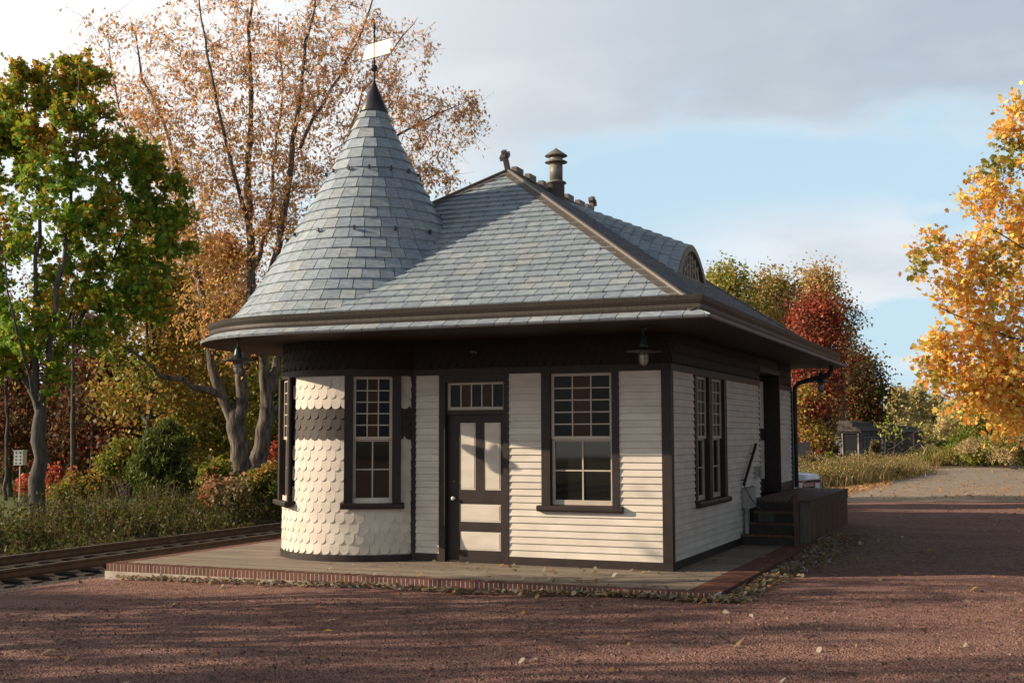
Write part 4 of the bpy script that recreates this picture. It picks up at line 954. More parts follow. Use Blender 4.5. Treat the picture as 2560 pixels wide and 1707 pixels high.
# --- plane tree at the right edge
D = 41.
def Bp(x, y, dd, rp, w_=1): return B(x, y, dd, rp, w_, 41.)
pg = [([d2(2640, 1110, D)+np.array([0, 0, -1.0]), d2(2635, 900, D), d2(2620, 700, D), d2(2600, 450, D), d2(2560, 200, D)], .30, .05),
      g([(2635, 900, 0), (2500, 840, -1), (2360, 790, -1.5), (2230, 740, -1.5), (2150, 700, -1.5)], D, .12, .02), g([(2625, 760, 0), (2480, 660, -1), (2340, 560, -1.5), (2260, 520, -1.5)], D, .11, .015),
      g([(2610, 620, 0), (2480, 480, 0), (2360, 380, 0), (2330, 280, 0)], D, .09, .015), g([(2640, 960, 0), (2480, 960, -1), (2330, 930, -1.5), (2220, 900, -1)], D, .09, .015), g([(2620, 720, 0), (2480, 620, 2), (2360, 470, 2), (2280, 440, 2)], D, .08, .015)]
pb = [Bp(2150, 560, -1, 42, .5), Bp(2110, 620, -1, 40, .25), Bp(2190, 680, -1, 55, .7), Bp(2160, 790, -1, 50, .7), Bp(2150, 860, -1, 45, .6), Bp(2230, 600, -.5, 60, .9), Bp(2240, 440, 0, 55, .7), Bp(2300, 400, 0, 60, .6), Bp(2330, 320, 0, 40, .35), Bp(2345, 240, 0, 30, .25), Bp(2310, 530, 0, 80, 1), Bp(2280, 700, -1, 90, 1.6),
      Bp(2260, 820, -1, 95, 2), Bp(2250, 910, -1, 80, 1.6), Bp(2340, 850, -1, 110, 2.2), Bp(2340, 950, -.5, 70, 1.3), Bp(2400, 650, 0, 120, 1.3), Bp(2420, 450, 0, 110, 1), Bp(2440, 850, 0, 130, 1.6), Bp(2560, 700, 0, 170, 1.5), Bp(2560, 400, 0, 160, 1.2), Bp(2700, 600, 0, 170, 1.2), Bp(2680, 850, 0, 160, 1.2), Bp(2340, 620, 1.5, 80, 1)]
build_tree('plane_tree', pg[0][0][0], 'big golden orange plane tree with broad lobed leaves at the right edge', 'tree', pg, pb, 1100,
           dict(n=14500, size=.175, pal=np.minimum(P_PLANE*1.2+.03, .94), sig=.17, nv=10, asp=.9, droop=.3, patch=(pal((.40, .34, .05), (.30, .30, .05)), .12)), seed=9, bark=m_bark2)

# --- simpler individual trees: trunk, limbs and an uneven crown of several lobes
def easy_tree(name, label, x, ybase, ytop, hw, D, P, nl, size, seed, group=None, lean=0, trunk_r=None, ycrown=None, nt=160, bare=0., cat='tree', lobes=7, sig=.42, tw=3, patch=None, dense=1., bark=None, sunk=0.):
    r = np.random.default_rng(seed); base = d2(x, ybase, D); base[2] = float(gz(base[0], base[1]))-.05
    top = d2(x+lean, ytop, D); H = top[2]-base[2]; Wm = hw*K*D/FPX
    yc = ycrown if ycrown is not None else ytop+(ybase-ytop)*.75
    zc0 = d2(x, yc, D)[2]; zc0 = max(zc0, base[2]+.3)
    R0 = trunk_r or (.018*H+.03); fk = base+(top-base)*.35; fk[2] = base[2]+max(.35*H, (zc0-base[2])*.8)
    G = [([base, base+(fk-base)*.5+r.normal(size=3)*.05, fk, fk+(top-fk)*.5+r.normal(size=3)*.15, top*.97+fk*.03], R0, R0*.12)]
    bl = []
    for i in range(lobes):
        u = (i+.5)/lobes; ang = i*2.399+r.uniform(0, 1); wz = math.sin(math.pi*min(1, .25+.75*u))**.6
        rad_ = Wm*r.uniform(.5, .75)*wz; z = zc0+(top[2]-zc0)*u; rb = Wm*.47*r.uniform(.8, 1.15)*(1.05-.35*u)
        c_ = np.array([base[0]*(1-u)+top[0]*u+rad_*math.cos(ang), base[1]*(1-u)+top[1]*u+rad_*math.sin(ang), min(z, top[2]-rb*.6)])
        bl.append((c_, (rb, rb, rb*.8), 1)); s_ = fk+(top-fk)*max(0, u-.25)
        G.append(([s_*.7+fk*.3, (s_+c_)/2+np.array([0, 0, .15]), c_], R0*.4, R0*.1))
    bl.append((np.array([top[0], top[1], top[2]-Wm*.35]), (Wm*.4, Wm*.4, Wm*.35), .7))
    lf_ = dict(n=nl, size=size, pal=P, sig=sig, nv=4, asp=.75)
    if patch is not None: lf_['patch'] = patch
    return build_tree(name, base, label, cat, G, bl, nt, lf_, group, bark or m_bark2, seed, 6, tw, .05, .35, .5*Wm/2.5, bare)

GW = 'trees in the wood across the track'
easy_tree('golden_tree', 'golden brown tree whose drooping leaves hang behind the maple trunk', 330, 1120, 600, 150, 40, P_GOLD*.95, 13000, .14, 21, GW, lean=30, ycrown=960, nt=300, lobes=10, sig=.28, patch=(P_YG, .3))
easy_tree('golden_tree', 'olive gold tree filling the gap left of the forked trunks', 445, 1120, 700, 110, 46, P_GOLD, 12000, .18, 22, GW, ycrown=1010, nt=220, patch=(P_YG, .5), lobes=9)
easy_tree('golden_tree', 'low golden yellow tree glowing just left of the forked trunks', 480, 1120, 860, 75, 50, pal((.58, .36, .05), (.50, .28, .04), (.34, .30, .05)), 6500, .17, 23, GW, ycrown=1040, nt=140, patch=(P_YG, .3))
easy_tree('red_tree', 'dark red leafed small tree between maple trunk and juniper', 245, 1150, 830, 130, 48, P_DRED, 9000, .17, 24, GW, ycrown=1060, nt=260, lobes=9, bare=.3, patch=(P_BROWN*1.4, .45))
easy_tree('red_tree', 'dull crimson small tree at the left edge behind the white birdhouse', 20, 1170, 820, 120, 50, P_DRED, 7500, .17, 25, GW, ycrown=1070, nt=240, lobes=9, bare=.35, patch=(P_BROWN*1.4, .5))
easy_tree('brown_tree', 'nearly bare brown tree behind the maple stems', 140, 1150, 700, 140, 54, P_BROWN, 6500, .17, 26, GW, ycrown=980, nt=300, bare=.4)
easy_tree('orange_tree', 'orange leafed tree between maple crown and tall trunks', 395, 1120, 470, 120, 52, P_PINK*1.1, 5200, .16, 27, GW, ycrown=800, nt=260, lobes=9, patch=(P_GOLD, .4))
easy_tree('orange_tree', 'bright orange treetop just left of the round eave', 500, 1120, 560, 90, 58, pal((.62, .30, .06), (.55, .24, .05), (.50, .34, .08)), 8500, .19, 28, GW, ycrown=820, nt=200, patch=(P_RED, .2))
easy_tree('green_tree', 'soft green tree glimpsed between the right trunk and the tower', 655, 1130, 820, 95, 52, P_YG, 8500, .18, 29, GW, ycrown=1060, nt=170)
easy_tree('brown_tree', 'brown thin tree standing among the dark stems at far left', -60, 1170, 760, 130, 52, P_BROWN, 6000, .17, 30, GW, ycrown=1050, nt=240, bare=.3)
easy_tree('olive_tree', 'olive tree behind the hanging lamp left of the tower', 600, 1130, 760, 110, 60, P_OLIVE*1.3, 8500, .2, 31, GW, ycrown=1050, nt=170, patch=(P_YG, .4))
# slim bare trunks
for i, (x, yt, D_, w_) in enumerate([(162, 800, 45, .13), (203, 860, 47, .05), (227, 870, 49, .045), (48, 850, 52, .07), (268, 800, 55, .08), (132, 880, 56, .06), (12, 820, 47, .09), (290, 850, 60, .07), (180, 820, 62, .09)]):
    base = d2(x, 1160, D_); base[2] = -.8; top = d2(x+random.uniform(-12, 12), yt-140, D_); c_ = top
    build_tree('slim_tree', base, ['slim leafless tree with pale trunk right of the maple trunk', 'thin bare sapling right of the pale slim trunk', 'thin bare sapling nearest the red tree, right of the other sapling', 'thin bare trunk just above the white birdhouse', 'thin dark bare tree left of the juniper top', 'thin bare tree directly behind the maple trunk', 'bare dark tree at the extreme left edge', 'far thin bare tree behind the dark red tree', 'far bare tree deep in the wood behind the pale slim trunk'][i], 'tree',
               [([base, base*.6+top*.4+np.array([.1, 0, 0]), top], w_, w_*.3)], [(c_, (1.6, 1.6, 1.8), 1), (base*.4+top*.6, (1.2, 1.2, 1.4), .6)], 60, dict(n=500, size=.14, pal=P_BROWN, sig=.3), 'slim bare trees in the wood', m_bark2, 60+i, 6, 2)

# --- juniper, shrubs
def shrub(name, label, x, ybase, ytop, hw, D, P, nl, size, seed, group=None, patch=None, cat='shrub', cone=False):
    r = np.random.default_rng(seed); base = d2(x, ybase, D); base[2] = float(gz(base[0], base[1])); top = d2(x, ytop, D); H = top[2]-base[2]; Wm = hw*K*D/FPX
    t = thing(name, Vector(base), label, cat, group); mb = MB(); ns_ = 26 if not cone else 1; LP = []
    if cone:
        mb.tube([base, base+np.array([0, 0, H*.5]), base+np.array([0, 0, H*.95])], [.09, .05, .01], 6)
        nb = 420
        for i in range(nb):
            u = r.uniform(.02, 1)**.9; prof = (1-u)**.62*(.55+.45*min(1, u*5)); a = r.uniform(0, 6.283); R_ = Wm*prof*r.uniform(.6, 1.22)*(1+.24*math.sin(3*a+2)+.12*math.sin(5*u*6+a*2))
            p0 = base+np.array([0, 0, H*u*.88]); p1 = p0+np.array([R_*math.cos(a), R_*math.sin(a), .25*R_+.25])
            mb.tube([p0, (p0+p1)/2, p1], [.012, .008, .003], 3, cap=False); LP.append((p0*.35+p1*.65, p1+np.array([0, 0, .18])))
    else:
        for i in range(ns_):
            a = r.uniform(0, 6.283); q = r.uniform(.2, 1); e_ = base+np.array([Wm*q*math.cos(a), Wm*q*math.sin(a), H*(1-.35*q*q)*r.uniform(.75, 1.05)])
            m_ = base*.5+e_*.5+np.array([0, 0, .12*H]); mb.tube([base+r.normal(size=3)*np.array([.1, .1, 0]), m_, e_], [.016, .011, .004], 3, cap=False); 
            for k_ in range(9):
                u = r.uniform(.25, 1); b_ = m_*(1-u)+e_*u; e2 = b_+r.normal(size=3)*.28*Wm*.6+np.array([0, 0, .05]); mb.tube([b_, e2], [.005, .002], 3, cap=False); LP.append((b_, e2))
    mb.build('stem', m_bark2, t); LP = np.array(LP); j = r.integers(0, len(LP), nl); u = r.uniform(0, 1.1, nl)[:, None]
    c = LP[j, 0]*(1-u)+LP[j, 1]*u+r.normal(size=(nl, 3))*(.07 if cone else .13*Wm)
    c[:, 2] = np.maximum(c[:, 2], base[2]+.03)
    V = leaf_polys(c, size, -.5 if cone else .1, 4, .3 if cone else .7, r); C = tints(nl, P, r)
    if patch is not None:
        P2, f_ = patch; ph = np.sin(c[:, 0]*2.3+seed)*np.sin(c[:, 2]*2.7+seed)+r.normal(size=nl)*.3; w_ = ph > np.quantile(ph, 1-f_); C[w_] = tints(int(w_.sum()), P2, r)
    cluster_mesh('crown', V, C, 4, m_leaf, t); return t
shrub('juniper', 'dense dark green cone shaped juniper across the track', 378, 1205, 980, 80, 37, P_JUN*1.55, 24000, .13, 41, cone=True)
GS = 'shrubs along the far side of the track'
for i, (lab, x, yb, yt, hw, D_, P, n_, pt) in enumerate([
    ('yellow green shrub left of the juniper', 285, 1190, 1010, 62, 41, P_YG, 5200, (P_GOLD, .25)),
    ('tall yellow green shrub rising behind the juniper', 415, 1180, 930, 62, 44, P_YG, 5200, (P_GOLD, .4)),
    ('pink and green shrub right of the juniper', 500, 1190, 1060, 52, 35, P_BRED, 4200, (P_YG, .45)),
    ('straw and pink leafed low shrub in front of the forked trunks', 520, 1215, 1110, 62, 32.5, P_DRY, 4200, (P_BRED, .3)),
    ('dark green shrub at the foot of the right trunk', 600, 1200, 1075, 55, 34, P_YG*.55, 4600, (P_GOLD, .2)),
    ('pink red shrub between right trunk and tower', 645, 1160, 1020, 48, 42, P_BRED, 4200, (P_RED, .4)),
    ('deep green bush against the tower edge behind the track', 665, 1200, 1100, 45, 33, P_JUN*1.2, 3600, None),
    ('bright crimson small shrub right of the maple trunk', 135, 1175, 1075, 42, 40, P_RED*1.3, 2200, (P_BRED, .4)),
    ('crimson twiggy shrub left of the maple trunk under the birdhouse', 60, 1160, 1090, 26, 43, P_RED*1.4, 800, None),
    ('golden green shrub behind the weeds right of the maple', 180, 1200, 1095, 60, 36, P_GOLD*.8, 3600, (P_YG, .5)),
    ('dark mixed shrub at the far left behind the lawn', -10, 1190, 1060, 70, 58, P_JUN*1.3, 4200, (P_BROWN, .3)),
    ('olive shrub in the shade right of the slim trunk', 215, 1160, 1040, 55, 50, P_OLIVE*.7, 3600, (P_DRED, .3)),
    ('reddish brown shrub left of the slim pale trunk', 120, 1150, 1000, 55, 56, P_BROWN, 3400, (P_DRED, .5))]):
    shrub('shrub', lab, x, yb, yt, hw, D_, P, n_, .115, 80+i, GS, pt)

# --- weeds and leaf litter along the track
def scatter_plants(name, pts, hgt, P, dens, size, seed, stems=5, kind='stuff', lean=.25, label=None):
    r = np.random.default_rng(seed); n = len(pts); base = np.repeat(pts, stems, 0)+np.concatenate([r.normal(size=(n*stems, 2))*.16, np.zeros((n*stems, 1))], 1)
    h = np.repeat(hgt, stems)*r.uniform(.5, 1.1, n*stems); tip = base+np.stack([r.normal(size=n*stems)*lean*h, r.normal(size=n*stems)*lean*h, h], 1)
    wv = r.normal(size=(n*stems, 3)); wv[:, 2] = 0; wv /= np.linalg.norm(wv, axis=1)[:, None]; wv *= .012
    V1 = np.stack([base-wv, base+wv, tip+wv*.3, tip-wv*.3], 1); C1 = tints(n*stems, P_DRY*.35, r)
    nl = n*stems*dens; j = r.integers(0, n*stems, nl); u = r.uniform(.1, 1.05, nl)[:, None]; c = base[j]*(1-u)+tip[j]*u+r.normal(size=(nl, 3))*.07
    V2 = leaf_polys(c, size, 0, 4, .5, r); C2 = tints(nl, P, r)
    o = cluster_mesh(name, np.concatenate([V1, V2]), np.concatenate([C1, C2]), 4, m_leaf); tag(o, label, kind=kind); return o
def field(n, xf, seed):
    r = np.random.default_rng(seed); return xf(r, n)
def strip(r, n):
    y = r.uniform(-12, 42, n); x = -12.9-np.abs(r.normal(size=n))*2.4-r.uniform(0, 3.0, n)*(y > 2); return np.stack([x, y, gz(x, y)], 1)
p_ = field(1900, strip, 91); hh_ = np.clip((-12.6-p_[:, 0])*.28+.10, .10, .95)*(.30+.55*np.sin(p_[:, 1]*.7)**2+.45*np.sin(p_[:, 1]*2.3+p_[:, 0]*1.7)**2)
scatter_plants('undergrowth', p_, hh_, np.concatenate([P_YG*.5, P_DRY*.32, P_BROWN*.6, P_YG*.28, P_JUN, P_JUN*1.5, P_YG*.38]), 11, .085, 92)
def strip2(r, n):
    y = r.uniform(4, 55, n); x = r.uniform(-34, -17, n)-.25*(y-4); return np.stack([x, y, gz(x, y)], 1)
p_ = field(1500, strip2, 93)
keep = ~((p_[:, 0] < -20) & (p_[:, 1] < 22)); p_ = p_[keep]
scatter_plants('undergrowth', p_, np.full(len(p_), .42)*np.random.default_rng(4).uniform(.5, 1.3, len(p_)), np.concatenate([P_YG*.5, P_BROWN, P_GOLD*.5, P_DRED]), 8, .13, 94)
# dry tall grass beside the old road
def blades(name, pts, h, P, seed, wd=.012, per=10, spread=.14, lean=.22):
    r = np.random.default_rng(seed); n = len(pts)*per; b = np.repeat(pts, per, 0)+np.concatenate([r.normal(size=(n, 2))*spread, np.zeros((n, 1))], 1); hh = np.repeat(h, per)*r.uniform(.5, 1.15, n)
    d_ = r.normal(size=(n, 2))*lean; t_ = b+np.stack([d_[:, 0]*hh, d_[:, 1]*hh, hh], 1); a = r.uniform(0, 6.283, n); wv = np.stack([np.cos(a), np.sin(a), 0*a], 1)*wd
    mid = (b+t_)/2+np.stack([-d_[:, 0]*hh*.15, -d_[:, 1]*hh*.15, hh*.08], 1)
    V = np.stack([b-wv, b+wv, mid+wv*.8, t_, mid-wv*.8], 1); o = cluster_mesh(name, V, tints(n, P, r), 5, m_leaf); tag(o, kind='stuff'); return o
r = np.random.default_rng(5)
def gpx(x, y, dz=-.15): # ground point under a pixel of the 2352 view
    d_ = CF+CR*(x*K-1280)/FPX-CU*(y*K-853.5)/FPX; t_ = (dz-CP[2])/d_[2]; return CP+t_*d_
n = 2600; X = r.uniform(1790, 2105, n); u = r.uniform(0, 1, n); lo_ = np.interp(X, [1790, 1850, 1950, 2060, 2105], [1128, 1121, 1112, 1098, 1085]); Y = lo_-u**1.6*(lo_-1074)
pts = np.array([gpx(a, b, -.22) for a, b in zip(X, Y)]); pts = pts[pts[:, 1] < 100]
blades('dry_grass', pts, np.clip(.2+.45*r.uniform(size=len(pts))+.3*np.sin(pts[:, 0]*1.1)*np.sin(pts[:, 1]*.5), .15, 1.1), np.concatenate([P_DRY*1.45, P_TAN*1.2, P_DRY*1.1, P_OLIVE*1.3]), 6, .012, 7, .5, .38)
scatter_plants('undergrowth', pts[::3], .3+.7*r.uniform(size=len(pts[::3])), np.concatenate([P_DRY*1.4, P_TAN, P_OLIVE*1.3, P_YG]), 20, .075, 96, stems=6, lean=.4)
n = 1500; X = r.uniform(2130, 2700, n); Y = 1066-r.uniform(0, 1, n)**1.5*16; pts = np.array([gpx(a, b, -.2) for a, b in zip(X, Y)])
blades('dry_grass', pts, .5+.7*r.uniform(size=n), np.concatenate([P_DRY*1.4, P_YG*1.1, P_OLIVE*1.3]), 7, .03, 12, .7, .7)
GB = 'bushes on the bank beyond the old road'
for i, (lab, x, yb, yt, hw, D_, P, pt) in enumerate([
    ('tall dry weed clump in front of the derelict coach door', 1985, 1108, 1062, 50, 62, P_DRY, (P_BROWN, .4)),
    ('bright green bush at the left corner of the derelict coach', 1908, 1095, 1040, 12, 66, P_YG, (P_GOLD, .2)),
    ('brown weed clump at the right end of the dry grass', 2060, 1092, 1068, 36, 66, P_DRY, (P_RED*.7, .2)),
    ('tangled brown bush leaning on the coach side', 2012, 1070, 1012, 12, 98, P_BROWN, (P_DRY, .3)),
    ('low green bank bush under the golden plane tree', 2262, 1064, 1015, 55, 72, P_YG*1.1, (P_DRY*1.3, .5)),
    ('straw coloured bank bush right of the shaded gap', 2215, 1062, 1030, 36, 76, P_OLIVE*1.5, (P_DRY*1.4, .5)),
    ('olive bank bush at the right edge of the picture', 2330, 1064, 1005, 60, 66, P_OLIVE*1.5, (P_DRY*1.4, .4)),
    ('dark bush closing the end of the old road', 2168, 1062, 1020, 18, 170, P_JUN*1.5, (P_OLIVE, .4)),
    ('reddish bush at the far end of the coach row', 2185, 1060, 975, 30, 190, P_BROWN, (P_TAN, .4)),
    ('brown weed clump left of the coach beside the fence', 1865, 1112, 1060, 40, 58, P_DRY, (P_BROWN, .4))]):
    shrub('bank_shrub', lab, x, yb, yt, hw, D_, P, 6500, .12, 120+i, GB, pt)
GR = 'autumn trees beyond the derelict coaches'
easy_tree('oak_tree', 'olive green treetop just clearing the roof slope beside the dormer', 1668, 1080, 628, 74, 100, np.minimum(P_OLIVE*2.3, .8), 12000, .25, 141, GR, ycrown=820, patch=(P_YG*1.2, .4), lobes=12, sig=.75, nt=260, bare=.15)
easy_tree('oak_tree', 'olive and tan oak right of the roof slope', 1775, 1080, 645, 82, 104, np.minimum(P_OLIVE*2.2, .8), 12000, .25, 142, GR, ycrown=850, patch=(P_TAN*1.3, .45), lobes=13, sig=.8, nt=280, bare=.15)
easy_tree('oak_tree', 'tan orange oak, tallest behind the red maple', 1880, 1080, 632, 62, 112, np.minimum(P_TAN*1.7, .85), 11500, .25, 143, GR, ycrown=860, patch=(P_OLIVE*1.8, .35), nt=300, lobes=13, sig=.8, bare=.15)
easy_tree('red_maple', 'bright red maple right of the gutter end', 1868, 1085, 700, 78, 96, P_RED, 11000, .24, 144, GR, ycrown=900, nt=260, patch=(P_DRED*1.3, .4), lobes=12, sig=.7, bare=.12)
easy_tree('bare_tree', 'mostly bare grey tree with fine twigs right of the red maple', 1938, 1085, 690, 80, 112, P_TAN, 1500, .24, 145, GR, ycrown=860, nt=420, tw=5)
easy_tree('brown_tree', 'dark red brown tree behind the hanging lamp and downspout', 1965, 1085, 825, 74, 126, P_DRED, 14000, .30, 146, GR, ycrown=985, nt=320, patch=(P_OLIVE*1.1, .5), bare=.2, lobes=12, sig=.8)
easy_tree('olive_tree', 'dark olive tree standing right behind the derelict coach', 1978, 1080, 880, 66, 132, P_OLIVE, 11000, .32, 147, GR, ycrown=1030, patch=(P_BROWN, .3))
easy_tree('golden_tree', 'low yellow and rust tree beside the downspout', 1848, 1100, 900, 52, 84, P_GOLD, 8000, .2, 148, GR, ycrown=1050, patch=(P_RED*.7, .3))
easy_tree('olive_tree', 'dark rusty tree left of the coach above the fence', 1868, 1100, 930, 46, 96, P_BROWN, 7500, .25, 149, GR, ycrown=1060, patch=(P_GOLD*.7, .35))
for i, (x, yt, hw, D_, lab) in enumerate([(2060, 900, 42, 235, 'pale yellow far tree at the end of the dark tree group'), (2105, 893, 42, 245, 'pale yellow far tree in the middle of the far gap'), (2150, 915, 40, 250, 'pale greenish far tree left of the plane tree'), (2200, 925, 45, 230, 'pale far tree partly behind the plane tree leaves')]):
    easy_tree('pale_tree', lab, x, 1068, yt, hw, D_, P_PALE*(1.5 if i != 2 else 1.25), 7000, .6, 160+i, 'pale far trees at the end of the road', ycrown=1040, nt=160, tw=2, sig=.6, lobes=8)
easy_tree('green_tree', 'green leafed tree under the golden plane crown', 2268, 1062, 925, 74, 80, P_YG*.9, 22000, .13, 171, GR, ycrown=1045, nt=200, patch=(P_GREEN*1.2, .45))
easy_tree('green_tree', 'second green tree at the right edge under the plane tree', 2380, 1062, 900, 85, 76, P_YG*.9, 20000, .13, 172, GR, ycrown=1045, nt=200, patch=(P_GOLD, .25))
# saplings in front of the coach
for i, (x, yb, yt, D_) in enumerate([(2030, 1090, 985, 64), (2052, 1090, 1010, 63)]):
    b0 = gpx(x, yb, -.3); b0 = d2(x, yb, D_); b0[2] = -.3; t0_ = d2(x+4, yt, D_)
    build_tree('sapling', b0, ['thin sapling with a spray of pale leaves in front of the coach', 'forked thin sapling right of the pale leafed one, almost bare'][i], 'sapling', [([b0, (b0+t0_)/2, t0_], .05, .015), ([(b0+t0_)/2, t0_*.6+b0*.4+np.array([.9, 0, .3]), t0_+np.array([1.9, 0, .2])], .03, .01)],
               [(t0_, (.9, .9, .5), 1), (t0_+np.array([1.7, 0, .2]), (.6, .5, .2), 1)], 26, dict(n=[110, 50][i], size=.16, pal=P_YG*1.6, sig=.12), 'saplings by the coach', m_bark2, 180+i, 5, 2)
# far woods, one mass each
def mass(name, x0, x1, ytop, D_, P, n, size, seed, thick=14):
    r = np.random.default_rng(seed); X = r.uniform(x0, x1, n); dd = r.uniform(0, thick, n); tp = np.array([ytop(a) for a in X]); u = r.uniform(0, 1, n)**.85
    c = np.array([d2(a, 1066, D_+d_) for a, d_ in zip(X, dd)]); zt_ = np.array([d2(a, b, D_)[2] for a, b in zip(X, tp)]); zt_ = zt_*(1+.12*np.sin(X*.11)*np.sin(X*.037)); c[:, 2] = -1+(zt_+1)*u
    lump = np.floor(c/2.2); hsh = np.abs(np.sin(lump @ np.array([12.9, 78.2, 37.7])*4.37)); C = tints(n, P, r)*(.6+.8*hsh)[:, None]
    o = cluster_mesh(name, leaf_polys(c, size, .2, 4, .8, r), np.clip(C, 0, 1), 4, m_leaf); tag(o, kind='stuff')
mass('woods', -260, 700, lambda a: 850+40*math.sin(a*.02), 72, np.concatenate([P_BROWN*.8, P_DRED*.7, P_OLIVE*.6, P_GOLD*.5]), 52000, .42, 201)
mass('woods', 1600, 2050, lambda a: np.interp(a, [1600, 2010, 2050], [860, 900, 1010]), 135, np.concatenate([P_BROWN*.8, P_OLIVE*.7, P_DRED]), 22000, .5, 202)
mass('woods', 1990, 2760, lambda a: 985+12*math.sin(a*.05), 270, np.concatenate([P_TAN*.8, P_OLIVE, P_BROWN*1.2]), 20000, .75, 203, 20)
mass('woods', -2300, -240, lambda a: 840+40*math.sin(a*.013), 78, np.concatenate([P_BROWN*.8, P_DRED*.7, P_OLIVE*.6, P_GOLD*.5]), 30000, .75, 204)
mass('woods', 2740, 3900, lambda a: 960+30*math.sin(a*.02), 120, np.concatenate([P_TAN*.8, P_OLIVE, P_GOLD]), 12000, .8, 205)
# trees out of frame on the sunny side: their shadows fall across the yard
GO = 'trees outside the picture along the yard'
def off_tree(i, x, y, H, Wm, nl, ssz=.22, bare=.0, zc=.35):
    r = np.random.default_rng(300+i); base = np.array([x, y, float(gz(x, y))]); top = base+np.array([0, 0, H]); G = [([base, base+np.array([.1, .1, H*.4]), top], .022*H, .03)]; bl = []
    for k_ in range(8):
        u = (k_+.5)/8; a = k_*2.4; c_ = base+np.array([Wm*.6*math.cos(a), Wm*.6*math.sin(a), H*(zc+(1-zc)*u*.9)]); bl.append((c_, (Wm*.5, Wm*.5, H*.11), 1)); G.append(([base+np.array([0, 0, H*(zc*.8+.5*u)]), c_], .008*H, .02))
    build_tree('yard_tree', base, 'leafy yard tree number %s out of frame' % ['one', 'two', 'three', 'four', 'five', 'six', 'seven', 'eight', 'nine', 'ten', 'eleven'][i] if False else ['broad tree beyond the left edge nearest the track', 'slender tree beyond the left edge of the yard', 'broad tree far out along the track', 'thin tree beside the track bend', 'leafy tree on the yard side of the track', 'tree far behind the viewpoint to the left', 'tall leafy tree behind the viewpoint', 'round tree behind the viewpoint to the right', 'wide tree far right behind the viewpoint', 'slim tree at the yard entrance', 'small tree by the yard entrance'][i],
               'tree', G, bl, 110, dict(n=nl, size=ssz, pal=P_OLIVE, sig=.3, asp=.8), GO, m_bark2, 400+i, 6, 2, bare=bare)
OFF = [(-30, -14.9, 11.3, 1.35, 4200), (-33.5, -17.2, 12.6, 1.0, 1800), (-34, -22.5, 14.2, 1.6, 1500), (-27, -19.6, 10.8, 1.3, 1200)]
for i, a in enumerate(OFF): off_tree(i, *a)
rS = np.random.default_rng(71)
for i, yb in enumerate([-12.9, -13.6, -14.7, -15.5, -16.6, -17.3, -18.5, -19.4, -20.6, -21.6]):
    x0 = -11.5-rS.uniform(0, 6.5); y0 = yb+.467*(x0+25); H = rS.uniform(6.2, 9.0)+(-12-x0)*.35; base = np.array([x0, y0, -.6]); lx = rS.normal(size=4)*.45
    top = base+np.array([lx[0], lx[1], H]); fk = base+np.array([lx[2]*.3, lx[3]*.3, H*.35]); q = rS.uniform(.09, .15); G = [([base, fk, top], q, q*.35)]
    for k_ in range(4): a_ = rS.uniform(0, 6.283); w_ = rS.uniform(.25, .8); G.append(([fk*(1-.15*k_)+top*.15*k_, fk*.4+top*.6+np.array([w_*math.cos(a_), w_*math.sin(a_), -.4]), top+np.array([1.5*w_*math.cos(a_), 1.5*w_*math.sin(a_), -rS.uniform(.2, 1.8)])], q*.55, .02))
    build_tree('yard_tree', base, 'slim out of frame yard tree whose long shadow streaks the gravel', 'tree', G, [(top+np.array([0, 0, -1.2]), (1.0, 1.0, 1.3), 1), (base*.35+top*.65, (.9, .9, 1.3), .8)], 70, dict(n=850, size=.13, pal=P_OLIVE, sig=.16, asp=.8), GO, m_bark2, 450+i, 6, 2)
for i, a in enumerate([(-12, -58, 15, 6, 6000), (1, -60, 14, 6, 6000), (14, -60, 15, 6, 6500), (34, -34, 13, 5, 5000)]): off_tree(6+i if 6+i < 10 else 10, *a, ssz=.45)

# --- fallen leaves
def litter(name, pts, size, P, seed, nv=4):
    r = np.random.default_rng(seed); n = len(pts); a = r.uniform(0, 6.283, n); tl = r.normal(size=(n, 2))*.35
    A = np.stack([np.cos(a), np.sin(a), tl[:, 0]], 1); Bv = np.stack([-np.sin(a), np.cos(a), tl[:, 1]], 1); s_ = (size*r.uniform(.5, 1.4, n))[:, None]; up = np.array([0, 0, 1.])
    uv = [(-.5, 0, .0), (-.15, .35, .22), (.2, .28, .14), (.6, 0, .06), (.15, -.33, .2), (-.2, -.3, .1)]
    V = np.stack([pts+s_*(u*A+v*Bv+w_*up)+up*.012 for u, v, w_ in uv], 1); return cluster_mesh(name, V, tints(n, P, r), 6, m_leaf)
P_FALL = pal((.42, .37, .29), (.55, .50, .41), (.32, .26, .18), (.38, .29, .15), (.24, .17, .11), (.34, .31, .25), (.48, .27, .10))
r = np.random.default_rng(12); PT = []
n = 1500; t_ = r.uniform(0, 1, n); x = PX0+.2+(PX1-PX0)*t_**.8; y = PY0-.02-np.abs(r.normal(size=n))*(.05+.10*np.abs(np.sin(x*2.3)*np.sin(x*.9))); PT.append(np.stack([x, y, gz(x, y)+r.uniform(0, .05, n)], 1))
n = 2300; y = r.uniform(PY0-.1, 6.5, n); x = PX1+.04+np.abs(r.normal(size=n))*(.14+.07*np.clip(y, 0, 5)*.6); PT.append(np.stack([x, y, gz(x, y)+r.uniform(0, .04, n)], 1))
n = 170; x = r.uniform(-4.5, 1, n); y = np.where(r.uniform(size=n) < .5, r.uniform(-1.9, -.1, n), r.uniform(-1.9, 4, n)); ok = (y < -.08) | (x > .1); PT.append(np.stack([x, y, 0*x+.002], 1)[ok])
n = 1900; x = r.uniform(-9, 12, n); y = r.uniform(-12, 18, n); ok = ~((x > PX0-.1) & (x < PX1+.05) & (y > PY0-.05)); PT.append(np.stack([x, y, gz(x, y)], 1)[ok])
